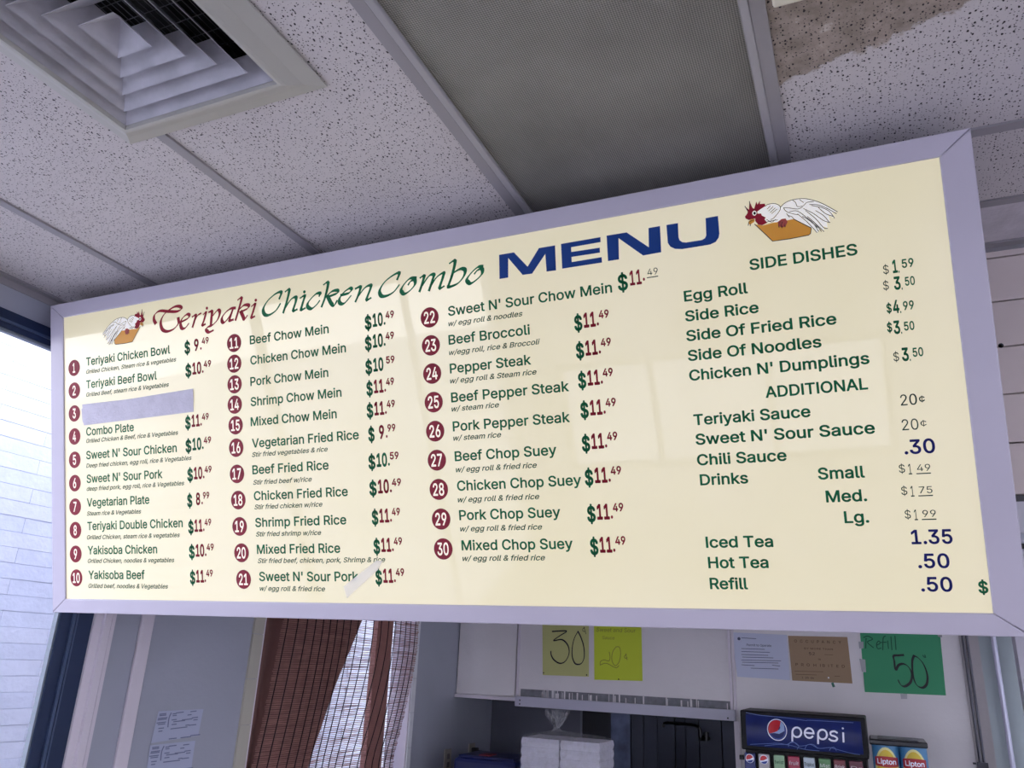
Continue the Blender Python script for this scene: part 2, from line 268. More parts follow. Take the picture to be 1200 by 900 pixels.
# letter outlines (advance, then closed outlines x, y, x, y ... in thousandths; capitals stand 509 high)
import json
GLYPHS = json.loads('''{"A":[480,[16,0,201,509,276,509,463,0,395,0,280,323,232,478,245,478,222,402,85,0],[110,142,110,199,370,199,370,142]],"B":[456,[60,0,60,509,258,508,289,504,329,491,359,469,381,442,394,410,398,363,390,327,373,301,350,282,315,267,315,262,347,254,371,240,391,220,407,194,416,161,417,124,410,88,400,67,386,48,357,24,331,12,301,4,247,0],[125,57,264,58,296,63,320,73,344,96,355,126,354,153,342,184,327,203,313,213,279,228,248,231,125,231],[125,285,247,286,273,290,295,300,319,320,333,348,335,383,326,412,304,436,270,449,125,452]],"C":[510,[267,-7,225,-3,186,7,150,25,104,63,70,115,53,157,44,203,40,254,44,305,53,352,70,393,104,445,150,484,186,501,225,512,267,516,305,513,340,504,373,490,402,471,427,447,448,418,463,385,473,348,408,348,394,388,363,424,330,444,284,455,237,453,196,439,161,414,133,378,113,332,106,295,104,233,109,194,119,160,133,130,151,105,184,76,223,59,252,54,284,54,315,60,351,76,375,96,397,128,408,160,473,160,463,124,448,91,428,62,402,38,373,19,341,5,305,-4]],"D":[502,[219,0,96,0,96,57,254,60,304,73,343,99,372,135,385,164,394,198,399,235,399,275,390,329,372,375,354,399,332,420,306,435,275,446,240,451,93,452,93,509,250,508,294,501,334,488,369,467,412,426,442,372,455,329,462,255,455,181,442,138,411,83,368,42,332,21,291,8],[125,509,125,0,60,0,60,509]],"E":[419,[60,0,60,509,372,509,372,452,125,452,125,286,355,286,355,229,125,229,125,57,375,57,375,0]],"F":[410,[60,0,60,509,369,509,369,452,125,452,125,278,346,278,346,221,125,221,125,0]],"G":[520,[269,-7,225,-3,185,7,149,25,104,64,69,116,53,157,43,203,40,254,43,305,53,352,69,393,103,445,133,472,184,501,223,512,265,516,304,513,340,504,374,489,403,469,429,445,449,416,465,384,474,349,408,349,391,386,368,417,337,439,308,451,274,456,236,453,196,440,171,424,141,392,125,364,113,332,104,275,106,213,113,177,125,145,151,105,184,76,210,63,238,56,283,53,309,57,333,66,355,78,374,93,396,123,410,160,415,202,434,199,283,199,283,256,478,256,477,180,471,141,459,107,431,62,392,28,360,11,308,-4]],"H":[517,[60,0,60,509,125,509,125,289,392,289,392,509,457,509,457,0,392,0,392,232,303,232,125,232,125,0]],"I":[300,[31,0,31,57,118,57,118,123,118,452,31,452,31,509,269,509,269,452,183,452,183,57,269,57,269,0]],"J":[396,[185,-7,143,-2,106,11,75,33,63,47,52,63,38,100,33,173,98,173,98,130,108,93,122,74,149,56,172,51,209,53,230,61,248,74,261,93,271,130,272,509,336,509,336,145,332,100,318,63,307,47,279,21,263,11,227,-2]],"K":[467,[104,145,104,216,181,310,364,509,448,509,231,276,228,276],[60,0,60,509,125,509,125,0],[372,0,188,259,228,309,449,0]],"L":[393,[60,0,60,509,125,509,125,57,361,57,361,0]],"M":[628,[60,0,60,509,152,509,280,179,322,49,307,49,342,158,476,509,568,509,568,0,504,0,507,457,513,457,470,328,342,0,286,0,167,300,112,457,119,457,120,409,122,0]],"N":[523,[60,0,60,509,136,509,359,157,414,55,405,54,399,164,399,509,463,509,463,0,387,0,168,346,108,452,119,454,125,301,125,0]],"O":[533,[267,-7,225,-3,186,7,150,25,105,63,70,115,53,157,44,203,40,254,44,305,53,352,70,393,105,445,150,484,186,501,225,512,267,516,309,512,348,501,384,484,429,445,464,393,480,352,490,305,493,254,490,203,480,157,464,115,429,63,400,36,348,7,309,-3],[267,53,296,55,337,69,361,84,383,105,408,144,420,176,428,213,430,254,428,295,420,332,408,365,383,404,361,424,337,440,310,450,267,456,223,450,197,440,172,424,151,404,125,364,113,332,106,295,103,254,106,213,113,176,125,144,151,105,172,84,197,69,223,59]],"P":[445,[60,0,60,509,254,508,289,503,332,487,366,462,383,441,396,417,404,391,408,363,404,304,396,278,383,254,356,223,319,201,272,188,109,186,109,242,245,243,279,248,305,261,329,286,343,328,342,376,329,409,305,434,268,449,232,452,125,452,125,0]],"Q":[533,[245,159,313,159,468,-48,401,-48],[267,-7,225,-3,186,7,150,25,105,63,70,115,53,157,44,203,40,254,44,305,53,352,70,393,105,445,150,484,186,501,225,512,267,516,309,512,348,501,384,484,429,445,464,393,480,352,490,305,493,254,490,203,480,157,464,115,429,63,400,36,348,7,309,-3],[267,53,296,55,337,69,361,84,383,105,408,144,420,176,428,213,430,254,428,295,420,332,408,365,383,404,361,424,337,440,310,450,267,456,223,450,197,440,172,424,151,404,125,364,113,332,106,295,103,254,106,213,113,176,125,144,151,105,172,84,197,69,223,59]],"R":[449,[60,0,60,509,255,508,305,500,333,489,367,465,384,444,396,421,407,381,407,323,401,296,390,271,367,240,333,217,289,203,236,198,96,198,96,255,246,255,289,263,306,271,325,287,337,308,344,333,344,371,337,397,319,425,298,440,279,446,246,452,125,452,125,0],[353,0,230,229,303,229,428,0]],"S":[447,[224,-9,156,-1,128,9,91,31,72,50,51,83,42,109,38,137,104,137,114,102,136,76,166,59,204,50,246,50,286,60,317,79,338,106,345,130,344,154,336,174,322,189,280,211,163,246,112,269,76,301,56,341,52,372,58,413,68,437,92,468,113,484,151,503,195,514,227,516,289,508,316,498,351,476,377,449,390,427,398,403,401,378,337,378,326,412,312,430,291,444,254,456,204,457,159,444,145,435,129,418,118,398,115,383,117,359,122,345,136,328,162,311,198,297,303,267,336,252,359,238,384,213,399,189,407,161,408,139,406,112,393,75,379,53,360,34,323,11,294,0,261,-7]],"T":[449,[32,452,32,509,417,509,417,452,257,452,257,0,193,0,193,452]],"U":[517,[259,-8,203,-2,169,8,140,24,103,55,85,80,71,108,63,140,60,173,60,509,124,509,124,178,126,155,136,123,160,87,187,68,220,56,259,52,298,56,331,68,357,87,381,123,391,155,393,178,393,509,457,509,457,173,454,140,446,108,433,80,414,55,378,24,348,8,315,-2]],"V":[480,[204,0,16,509,84,509,199,187,248,31,235,31,257,107,395,509,463,509,278,0]],"W":[686,[155,0,16,509,82,509,172,162,197,40,193,40,189,40,211,145,306,509,380,509,472,154,497,40,493,40,488,40,508,137,603,509,670,509,530,0,455,0,362,345,344,431,336,475,338,475,350,475,330,371,230,0]],"X":[474,[18,0,217,284,217,236,29,509,104,509,200,367,243,292,232,292,258,339,374,509,446,509,259,239,259,287,456,0,382,0,265,170,230,231,235,231,244,231,216,181,91,0]],"Y":[472,[203,0,203,208,16,509,91,509,208,318,250,230,224,230,242,275,280,344,381,509,455,509,268,208,268,0]],"Z":[438,[42,0,42,46,306,431,341,476,348,454,40,452,40,509,397,509,397,462,134,81,97,33,90,54,399,57,399,0]],"a":[389,[160,-9,126,-5,94,5,76,15,54,36,38,63,32,84,31,118,36,146,43,161,58,179,78,193,100,203,143,214,241,228,265,235,275,250,275,272,269,291,256,311,240,322,220,329,196,331,163,327,137,316,114,296,100,274,41,291,57,322,71,339,114,368,143,378,173,383,231,381,263,372,293,355,317,329,330,301,337,251,337,0,277,0,277,52,272,52,252,25,229,8,199,-4],[170,45,202,49,220,55,242,68,259,86,274,122,276,190,246,179,141,161,117,150,100,135,95,124,92,105,94,87,102,72,114,61,130,52]],"b":[424,[229,-8,198,-5,165,8,142,26,118,59,112,59,112,0,53,0,53,509,114,509,114,319,118,319,147,355,179,376,218,384,259,382,300,368,335,342,362,307,376,277,388,227,390,169,381,116,363,70,336,34,301,9,274,-2],[220,47,242,49,262,55,279,66,301,88,320,128,327,163,328,189,320,250,301,290,280,311,262,322,243,328,220,330,178,322,161,312,140,291,121,252,116,229,113,189,114,162,121,126,140,86,162,65,179,55]],"c":[396,[207,-8,174,-5,144,3,117,16,82,46,56,85,44,116,37,150,34,187,37,225,44,260,56,291,82,330,117,360,144,374,174,382,207,384,260,377,305,356,340,322,362,277,303,262,293,285,274,308,252,321,226,329,184,328,163,321,145,310,124,287,113,269,105,247,98,212,99,151,108,117,118,97,137,73,154,60,173,51,207,46,243,52,271,66,292,89,304,117,363,102,354,78,341,56,306,21,261,-1]],"d":[424,[195,-8,165,-6,124,9,89,34,62,70,43,116,35,169,36,227,48,277,62,307,89,342,124,368,165,382,207,384,245,376,278,355,306,319,311,319,311,509,372,509,372,0,313,0,313,59,307,59,282,26,259,8,227,-5],[205,47,246,55,263,65,284,86,303,126,310,162,312,189,310,216,303,252,284,291,263,312,246,322,205,330,182,328,162,322,145,311,124,290,105,250,96,189,99,151,105,128,124,88,145,66,162,55,182,49]],"e":[404,[212,-8,177,-5,145,3,117,16,82,46,56,85,44,116,37,150,34,187,36,224,44,258,55,290,81,329,115,359,142,373,172,382,205,384,246,380,275,370,303,355,327,333,347,305,361,269,370,227,371,194,371,169,75,169,75,221,338,221,310,202,304,248,288,286,263,314,237,326,205,330,173,326,146,313,125,294,109,270,99,241,96,164,106,116,116,97,135,73,169,53,190,48,220,46,254,53,276,65,294,82,306,105,365,91,348,55,335,39,311,19,283,4,261,-3]],"f":[254,[228,379,228,327,6,327,6,379],[81,0,81,432,84,461,101,493,113,505,135,519,178,530,207,529,234,524,243,521,227,468,199,474,171,470,154,460,145,443,142,419,142,0]],"g":[425,[207,-151,156,-146,114,-132,76,-104,51,-69,101,-41,131,-74,169,-93,222,-97,249,-92,272,-82,298,-58,308,-34,311,-6,311,68,306,68,287,41,272,28,252,16,227,8,195,5,165,7,125,20,101,34,80,53,63,77,43,120,36,154,34,191,36,229,43,263,55,293,80,332,112,361,138,374,181,384,207,384,237,379,273,360,288,346,308,319,313,319,313,379,372,379,372,-9,367,-54,350,-90,334,-109,314,-124,265,-144],[205,59,246,66,264,75,285,95,300,121,307,142,312,193,309,231,304,253,285,291,264,312,247,322,205,330,182,328,163,322,145,312,124,290,105,252,99,229,96,193,99,155,105,133,124,96,145,76,163,66]],"h":[410,[114,227,114,0,53,0,53,509,114,509,114,287,102,287,116,319,132,344,152,362,187,379,213,384,252,383,285,373,313,356,328,340,341,321,350,298,355,271,357,0,296,0,295,249,286,286,273,304,246,323,223,328,192,328,161,317,141,303,126,283,117,257]],"i":[167,[53,0,53,379,114,379,114,0],[84,443,67,446,54,455,44,468,41,483,44,499,54,512,67,521,84,524,100,521,114,512,123,499,126,483,123,468,114,455,100,446]],"j":[167,[53,379,114,379,112,-52,108,-72,97,-98,73,-124,37,-139,-10,-143,-10,-87,18,-85,36,-76,47,-61,52,-38],[83,443,67,446,53,455,44,468,41,483,44,499,53,512,67,521,83,524,100,521,114,512,123,499,126,483,123,468,114,455,100,446]],"k":[381,[110,137,110,212,121,212,284,379,360,379,184,199,177,199],[53,0,53,509,114,509,114,0],[294,0,148,186,191,229,372,0]],"l":[189,[139,-2,101,3,82,13,67,28,55,59,53,84,53,509,114,509,114,83,118,66,126,57,140,52,170,54,181,3]],"m":[610,[53,0,53,379,112,379,112,295,108,295,122,331,144,358,172,376,211,386,233,385,257,380,287,361,303,342,314,320,321,295,312,295,322,321,343,350,372,371,407,383,448,386,478,380,514,361,535,338,550,307,556,269,557,0,496,0,496,254,493,279,485,298,473,313,447,326,419,330,395,328,368,316,349,296,338,270,335,247,335,0,274,0,272,280,265,297,246,317,220,328,199,330,171,326,145,312,126,289,117,266,114,238,114,0]],"n":[410,[114,227,114,0,53,0,53,379,112,379,112,287,102,287,116,319,132,344,152,362,187,379,213,384,252,383,285,373,313,356,341,321,350,298,355,271,357,0,296,0,295,249,286,286,273,304,246,323,223,328,192,328,161,317,141,303,126,283,117,257]],"o":[415,[207,-8,174,-5,144,3,117,16,82,46,56,85,44,116,37,150,34,187,37,225,44,260,56,291,82,330,117,360,144,374,174,382,207,384,241,382,271,374,299,360,333,330,359,291,371,260,379,225,381,187,379,150,371,116,359,85,333,46,299,16,271,3,241,-5],[207,46,231,49,252,55,270,66,285,80,298,97,311,128,319,187,311,247,298,278,285,296,270,310,252,321,231,328,207,330,184,328,163,321,145,310,130,296,118,278,105,247,96,187,105,128,118,97,130,80,145,66,163,55,184,49]],"p":[424,[53,-143,53,379,112,379,112,319,118,319,152,360,188,379,218,384,245,384,274,378,300,368,335,342,354,320,370,293,381,261,388,227,390,169,381,116,370,84,346,45,313,16,274,-2,245,-8,208,-7,173,4,147,21,118,59,114,59,114,-143],[220,47,242,49,262,55,279,66,301,88,320,128,327,163,328,189,320,250,301,290,280,311,262,322,243,328,220,330,178,322,161,312,140,291,121,252,116,229,113,189,114,162,121,126,140,86,162,65,179,55]],"q":[424,[372,-143,311,-143,311,59,306,59,277,21,252,4,217,-7,180,-8,137,3,111,16,79,45,55,84,39,133,35,169,36,227,43,261,55,293,70,320,89,342,124,368,151,378,180,384,207,384,237,379,272,360,307,319,313,319,313,379,372,379],[205,47,246,55,263,65,284,86,303,126,310,162,312,189,310,216,303,252,284,291,263,312,246,322,205,330,182,328,162,322,145,311,124,290,105,250,96,189,99,151,105,128,124,88,145,66,162,55,182,49]],"r":[259,[53,0,53,379,112,379,112,321,115,321,130,347,161,373,191,383,243,384,243,322,198,325,166,318,140,301,122,277,115,254,114,237,114,0]],"s":[365,[182,-8,123,0,84,18,62,38,50,54,36,94,94,107,105,79,117,66,141,52,170,46,206,47,227,53,244,62,262,81,267,95,266,115,258,131,249,140,221,153,133,174,104,186,72,208,58,227,50,249,47,274,51,305,59,323,79,347,105,365,137,378,161,383,200,384,244,376,279,358,304,332,324,290,268,277,254,304,228,325,199,332,166,331,139,322,119,305,109,285,112,258,124,243,144,232,246,205,287,187,306,171,320,153,328,131,331,107,329,85,323,65,312,47,290,24,260,6,236,-2]],"t":[227,[204,379,204,327,6,327,6,379],[65,471,126,471,127,83,136,61,150,53,172,50,202,54,213,2,168,-4,125,2,92,21,72,52,65,93]],"u":[410,[182,-5,135,2,106,16,89,31,75,48,60,82,53,139,53,379,114,379,114,144,116,117,124,94,145,67,164,56,200,50,234,55,256,66,274,83,287,105,295,132,296,153,296,379,357,379,357,0,298,0,298,92,307,92,301,75,286,47,267,25,234,5,209,-3]],"v":[389,[163,0,17,379,84,379,173,132,206,21,184,21,220,144,305,379,371,379,226,0]],"w":[567,[138,0,23,379,87,379,147,164,175,41,165,41,179,105,252,379,316,379,375,163,402,41,391,41,402,90,480,379,545,379,429,0,368,0,293,271,277,338,286,338,291,338,265,234,199,0]],"x":[379,[21,0,171,218,171,171,29,379,100,379,207,206,175,206,222,287,282,379,352,379,209,169,209,214,358,0,287,0,219,103,173,182,183,182,205,182,160,103,91,0]],"y":[389,[47,-139,61,-86,99,-90,113,-86,126,-78,145,-51,163,-1,17,379,84,379,173,132,206,21,184,21,220,144,305,379,371,379,204,-58,187,-93,165,-119,132,-139,91,-145]],"z":[380,[42,0,42,46,254,320,254,323,48,323,48,379,333,379,333,331,126,60,126,56,339,56,339,0]],"0":[453,[227,-7,191,-3,158,7,130,24,95,62,69,113,57,155,50,202,48,254,50,306,57,353,69,395,95,447,130,484,159,502,191,512,227,516,262,512,295,502,323,484,358,447,384,395,396,353,403,306,405,254,403,202,396,155,384,113,359,62,323,24,295,7,263,-3],[227,50,250,52,271,60,290,74,313,103,330,144,338,176,344,254,338,332,330,365,313,405,290,435,271,449,250,457,227,460,203,457,182,449,163,435,140,405,123,365,115,332,109,254,115,176,123,144,140,103,163,74,182,60,203,52]],"1":[453,[76,0,76,55,391,55,391,0],[276,509,276,0,212,0,212,448,86,358,86,427,198,509]],"2":[453,[64,0,64,47,282,282,311,327,320,364,317,397,308,419,287,441,258,455,233,459,205,458,188,454,165,443,148,427,135,406,127,362,66,362,68,391,80,430,94,453,111,473,143,496,168,507,196,513,240,515,268,511,294,502,317,490,337,474,354,456,367,434,376,411,380,386,380,354,374,327,357,290,327,247,281,195,153,60,153,57,389,57,389,0]],"3":[453,[218,-7,188,-5,146,5,98,30,70,57,57,79,48,104,44,132,109,132,115,107,132,81,158,63,191,52,229,50,258,55,291,69,309,86,325,116,329,145,323,180,306,211,284,229,254,241,216,247,157,248,157,299,288,448,288,452,70,452,70,509,372,509,372,461,211,278,211,289,247,290,279,286,321,269,354,244,371,222,387,186,393,145,387,103,377,78,362,55,344,36,321,19,295,7,266,-2]],"4":[453,[40,105,40,158,247,509,311,509,109,163,413,163,413,105],[282,0,282,318,343,318,343,0]],"5":[453,[221,-7,165,1,140,11,108,32,83,60,71,82,63,105,60,130,122,130,134,95,148,78,166,64,204,51,231,50,250,53,284,69,298,82,314,104,326,141,327,173,324,193,314,221,297,244,275,262,248,273,218,277,184,273,152,262,128,246,67,253,96,509,366,509,366,452,151,452,134,301,170,322,212,333,252,332,294,321,330,299,358,269,379,231,388,199,391,163,385,117,376,89,352,52,321,23,296,8,253,-4]],"6":[453,[226,-7,182,-1,155,8,130,22,100,51,78,87,69,115,64,162,68,199,86,253,112,302,252,509,322,509,151,261,145,261,157,279,174,295,196,307,214,312,265,312,291,305,316,295,337,280,355,262,375,228,387,187,389,157,387,127,379,98,368,73,352,50,333,30,310,14,284,3,257,-4],[226,48,263,55,279,63,299,79,314,101,322,119,327,157,322,196,314,213,299,235,279,251,263,259,226,265,190,259,174,252,153,235,138,214,131,197,125,158,131,119,138,102,153,79,174,63,190,55]],"7":[453,[97,0,323,452,62,452,62,509,391,509,391,449,165,0]],"8":[453,[226,-7,163,1,136,11,101,33,74,62,62,84,54,109,52,135,58,176,65,195,81,220,101,241,117,252,153,265,109,289,93,308,80,330,73,354,70,380,73,405,79,429,98,460,134,492,158,503,184,511,226,516,269,511,317,492,354,460,373,429,379,405,382,380,379,354,372,330,359,308,343,289,300,265,335,252,372,220,395,176,401,135,398,109,391,84,378,62,352,33,317,11,289,1],[226,49,267,54,285,60,307,74,323,91,331,106,337,139,330,173,322,189,305,208,283,223,265,230,226,235,187,230,169,223,147,208,130,189,122,173,115,139,121,106,129,91,145,74,167,60,185,54],[226,290,260,294,293,313,314,344,319,376,314,407,294,437,260,455,226,460,192,455,159,437,138,407,133,376,138,344,159,313,193,294]],"9":[453,[226,516,256,513,298,501,322,486,352,458,374,421,384,393,389,347,385,309,367,256,340,207,200,0,130,0,301,248,307,248,295,229,278,214,257,202,238,196,188,197,161,203,137,214,116,229,98,247,77,281,66,321,64,352,66,382,73,411,85,436,101,459,120,479,143,494,168,506,196,513],[226,460,190,454,174,446,154,429,138,407,131,390,125,352,131,313,138,295,154,274,174,257,190,250,226,243,263,249,279,257,299,273,314,295,322,312,327,350,322,390,314,407,299,429,279,446,263,454]],"$":[447,[202,-74,202,583,244,583,244,-74],[224,-9,156,-1,128,9,91,31,72,50,51,83,42,109,38,137,104,137,114,102,136,76,166,59,204,50,246,50,286,60,317,79,338,106,345,130,344,154,336,174,322,189,280,211,163,246,112,269,76,301,56,341,52,372,58,413,68,437,92,468,113,484,151,503,195,514,227,516,289,508,316,498,351,476,377,449,390,427,398,403,401,378,337,378,326,412,312,430,291,444,254,456,204,457,159,444,145,435,129,418,118,398,115,383,117,359,122,345,136,328,162,311,198,297,303,267,336,252,359,238,384,213,399,189,407,161,408,139,406,112,393,75,379,53,360,34,323,11,294,0,261,-7]],"¢":[396,[183,0,183,509,225,509,225,0],[207,58,174,60,144,69,117,82,82,112,56,151,44,182,37,216,34,253,37,291,44,326,56,357,82,396,117,426,144,439,174,448,207,450,260,443,305,422,340,388,362,343,303,328,290,355,274,373,252,387,226,394,184,394,163,387,145,376,124,353,113,335,105,313,98,278,99,217,108,183,118,163,137,139,154,126,173,117,207,112,243,117,271,132,292,154,304,183,363,168,354,144,341,122,306,87,261,65]],"&":[448,[197,-7,165,-5,136,1,110,12,78,34,61,52,43,84,36,108,34,133,36,154,43,181,70,220,111,256,226,343,255,375,262,405,255,434,233,454,201,461,168,453,155,444,145,431,139,416,137,399,145,363,179,314,438,0,364,0,121,293,87,344,77,379,76,409,82,440,96,467,117,488,144,503,176,512,200,513,224,512,256,503,274,494,297,475,313,451,320,433,324,404,322,382,309,349,281,314,144,210,110,174,100,154,97,131,100,108,114,81,143,57,175,48,213,48,251,59,294,88,321,121,336,151,343,174,349,224,408,224,403,167,389,124,371,92,333,47,305,23,271,7,234,-3]],".":[188,[95,-4,78,-1,63,9,53,24,50,41,53,59,63,73,78,83,95,87,113,83,128,73,138,59,141,41,138,24,128,9,113,-1]],",":[188,[38,-119,68,71,137,71,84,-119]],"/":[249,[235,533,71,-76,14,-76,178,533]],"\\u0027":[206,[78,318,70,509,136,509,128,318]]," ":[188]}''')
GLYPHS['I'] = [186, [60, 0, 60, 509, 126, 509, 126, 0]]
_tx = {}
def text_mesh(s, bold, shear, sp=1.0):
    key = (s, bold, shear, sp)
    if key in _tx: return _tx[key]
    x = 0.0; rims = []; co = []; fs = []
    area = lambda P: sum(P[i-1][0]*P[i][1]-P[i][0]*P[i-1][1] for i in range(len(P)))/2
    def inside(p, P):
        r = False
        for i in range(len(P)):
            (x1, y1), (x2, y2) = P[i-1], P[i]
            if (y1 > p[1]) != (y2 > p[1]) and p[0] < (x2-x1)*(p[1]-y1)/(y2-y1)+x1: r = not r
        return r
    for ch in s:
        gl = GLYPHS[ch]
        loops = [[((q[2*i]+x)/509, q[2*i+1]/509) for i in range(len(q)//2)] for q in gl[1:]]
        rims += loops
        if loops:
            sg = area(max(loops, key=lambda P: abs(area(P))))
            outs = [P for P in loops if area(P)*sg > 0]; hs_ = [P for P in loops if area(P)*sg <= 0]
            for P in outs:
                grp = [P]+[h for h in hs_ if inside(h[0], P)]
                flat = [p for q in grp for p in q]; b0 = len(co); ed = []; o_ = 0
                for q in grp: ed += [(o_+i, o_+(i+1) % len(q)) for i in range(len(q))]; o_ += len(q)
                vv, _, tri, *_r = delaunay_2d_cdt([Vector(p) for p in flat], ed, [], 0, 1e-7)
                flat = [(v.x, v.y) for v in vv]
                cen = lambda t: (sum(flat[i][0] for i in t)/len(t), sum(flat[i][1] for i in t)/len(t))
                tri = [t for t in tri if inside(cen(t), P) and not any(inside(cen(t), h) for h in grp[1:])]
                co += [(p[0], p[1], 0.0) for p in flat]; fs += [tuple(b0+i for i in t) for t in tri]
        x += gl[0]*sp
    co = np.array(co)
    if bold > 0:                                  # heavier weight: a rim of width bold round every outline
        ex = []; bv = len(co)
        for pp in rims:
            for i in range(len(pp)):
                a = np.array(pp[i]); b = np.array(pp[(i+1) % len(pp)]); T = b-a; ln = np.hypot(*T)
                if ln < 1e-6: continue
                T = T/ln*bold; N = np.array([-T[1], T[0]]); e = .45
                for p in (a-T*e-N, b+T*e-N, b+T*e+N, a-T*e+N): ex.append((p[0], p[1], 0))
                fs.append((bv, bv+1, bv+2, bv+3)); bv += 4
        co = np.vstack([co, np.array(ex)])
    co[:, 0] += co[:, 1]*shear
    _tx[key] = (co, fs); return _tx[key]
def text(name, parent, s, x0, y0, h, m, width=None, z=0.0, bold=.01, shear=0, center=False, kx=1, sp=1.0, rot=0):
    co, fs = text_mesh(s, bold, shear, sp)
    co = co.copy(); x_lo, x_hi = co[:, 0].min(), co[:, 0].max(); W = x_hi-x_lo
    fx = (width/W) if width else h*kx
    co[:, 0] = (co[:, 0]-x_lo)*fx; co[:, 1] *= h; co[:, 2] = 0
    if center: co[:, 0] -= W*fx/2
    if rot:
        c, s_ = math.cos(rot), math.sin(rot); co[:, 0], co[:, 1] = co[:, 0]*c-co[:, 1]*s_, co[:, 0]*s_+co[:, 1]*c
    co[:, 0] += x0; co[:, 1] += y0; co[:, 2] = z+.0004
    me = bpy.data.meshes.new(name); me.from_pydata(co.tolist(), [], fs)
    return link(name, me, m, parent), W*fx

H = CZ+1.035                                # ceiling height
XL, YH, YB = -2.31, 2.075, 4.5              # left wall, plank header, kitchen wall
XR, YF = 3.0, -2.6                          # right wall, street front

# ================================================================ SETTING
o = struct('floor', B(XL-.12, XR+.1, YF-.1, 5.2, -.1, 0), m_floor)
struct('ground', B(-30, 30, -30, 30, -.4, -.1), mat('pavement', (176, 174, 172), .9, mottle=.1))

# ceiling: plenum slab, tiles, grid bars
ceil = struct('ceiling', B(XL-.12, XR+.1, YF-.1, YH+.1, H+.16, H+.2), mat('plenum', (60, 60, 62), .9))
GX = [XL+.01, -1.905, -1.298, -.690, -.073, .535, 1.143, 1.751, 2.359, XR-.01]
GY = [YF, -.89-1.22, -.89, .33, 1.557, 1.85]
VX0, VX1, VY0, VY1 = -1.384, -.862, .46, .982        # vent flange on the ceiling
for i in range(len(GX)-1):
    ys_ = [YF, -1.81, -.59, .63, 1.85] if i < 3 else ([YF, -.89-1.22, -.89, .33, 1.557, 1.85] if i != 3 else [YF, -.89-1.22, -.89, .33, 1.572, 1.85])
    for j in range(len(ys_)-1):
        x0, x1, y0, y1 = GX[i], GX[i+1], ys_[j], ys_[j+1]
        if i == 3 and j == 3: continue                    # the light panel sits here
        st = (i == 4 and j == 3)
        bm = bmesh.new(); g = .006
        if i in (1, 2) and j in (2, 3):                      # tiles cut round the diffuser neck
            a0, a1, b0, b1 = max(x0+g, VX0+.02), min(x1-g, VX1-.02), max(y0+g, VY0+.02), min(y1-g, VY1-.02)
            qs = [(x0+g, a0, b0, b1), (a1, x1-g, b0, b1)]
            if b0 > y0+g: qs.append((x0+g, x1-g, y0+g, b0))
            if b1 < y1-g: qs.append((x0+g, x1-g, b1, y1-g))
            for q in qs:
                if q[1]-q[0] > .01: bx(bm, *q, H+.002, H+.018)
        else: bx(bm, x0+g, x1-g, y0+g, y1-g, H+.002, H+.018)
        t = obj('ceiling_tile', bm, m_stain if st else m_tile, ceil)
        if st: t['label'] = 'water-stained ceiling tile with brown blotch'
    for y in ys_[1:]:
        if i in (1, 2) and VY0 < y < VY1: continue
        obj('grid_bar', B(GX[i]+.0125, GX[i+1]-.0125, y-(.0125 if not (i == 3 and y == 1.572) else .004), y+.0125, H-.0035, H+.002), m_grid, ceil)
bm = B(XL+.02, XR, GY[-1]+.006, YH-.0, H+.002, H+.018)
t = obj('ceiling_tile', bm, mat('smooth_tile', (208, 202, 208), .8, bump=.5, bscale=90, mottle=.12, mscale=20), ceil); t['label'] = 'smooth grey cut strip beside plank wall'
for x in GX[1:-1]:
    for ya_, yb_ in (((YF, VY0+.02), (VY1-.02, 1.85)) if VX0 < x < VX1 else ((YF, 1.85),)):
        obj('grid_bar', B((x-.0125, x+.0125, ya_, yb_, H-.004, H+.002), (x-.002, x+.002, ya_, yb_, H+.002, H+.04)), m_grid, ceil)
obj('wall_angle', B((XL, XL+.024, YF, YH, H-.004, H+.002), (XL, XL+.003, YF, YH, H-.026, H-.004)), m_grid, ceil)
obj('wall_angle', B((XL+.024, XR, YH-.026, YH, H-.004, H+.002), (XL+.024, XR, YH-.004, YH, H-.014, H-.004)), m_grid, ceil)

# left wall
W1T, W1B = CZ+.878, .30
F0, F1 = 1.775, 1.892                                  # far jamb of the storefront window
BY0, BY1, BZ0, BZ1 = 2.722, 3.97, .8, 2.3              # blind window opening
XO = XL-.13
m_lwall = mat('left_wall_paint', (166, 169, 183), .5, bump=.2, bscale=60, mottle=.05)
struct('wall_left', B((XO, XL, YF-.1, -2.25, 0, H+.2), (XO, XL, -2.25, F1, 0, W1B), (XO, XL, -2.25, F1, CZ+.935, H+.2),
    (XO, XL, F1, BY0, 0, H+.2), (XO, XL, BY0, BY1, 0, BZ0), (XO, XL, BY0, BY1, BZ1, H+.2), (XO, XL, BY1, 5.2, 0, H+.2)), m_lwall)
win = struct('window_1', B((XL-.02, XL+.012, -2.25, F1, W1T, CZ+.935), (XL-.02, XL+.012, F0, F1, W1B, W1T), (XL-.02, XL+.012, -2.25, -2.14, W1B, W1T),
    (XL-.02, XL+.012, -2.14, F0, W1B, W1B+.06)), m_navy)
obj('glazing_bead', B((XL+.012, XL+.018, -2.14, F1-.045, W1T+.018, W1T+.026), (XL+.012, XL+.018, F0+.04, F0+.05, W1B, W1T+.018),
    (XL+.012, XL+.016, F0+.055, F0+.061, W1B, W1T+.018)), mat('frame_ridge', (66, 80, 112), .3), win)
obj('glazing_bead', B((XL-.012, XL+.006, -2.14, F0, W1T-.008, W1T), (XL-.012, XL+.006, F0-.006, F0, W1B, W1T-.008)), mat('bead_grey', (120, 130, 140), .5), win)
for ym in (-.85, .45):
    obj('mullion', B(XL-.02, XL+.01, ym-.02, ym+.02, W1B+.06, W1T), m_navy, win)
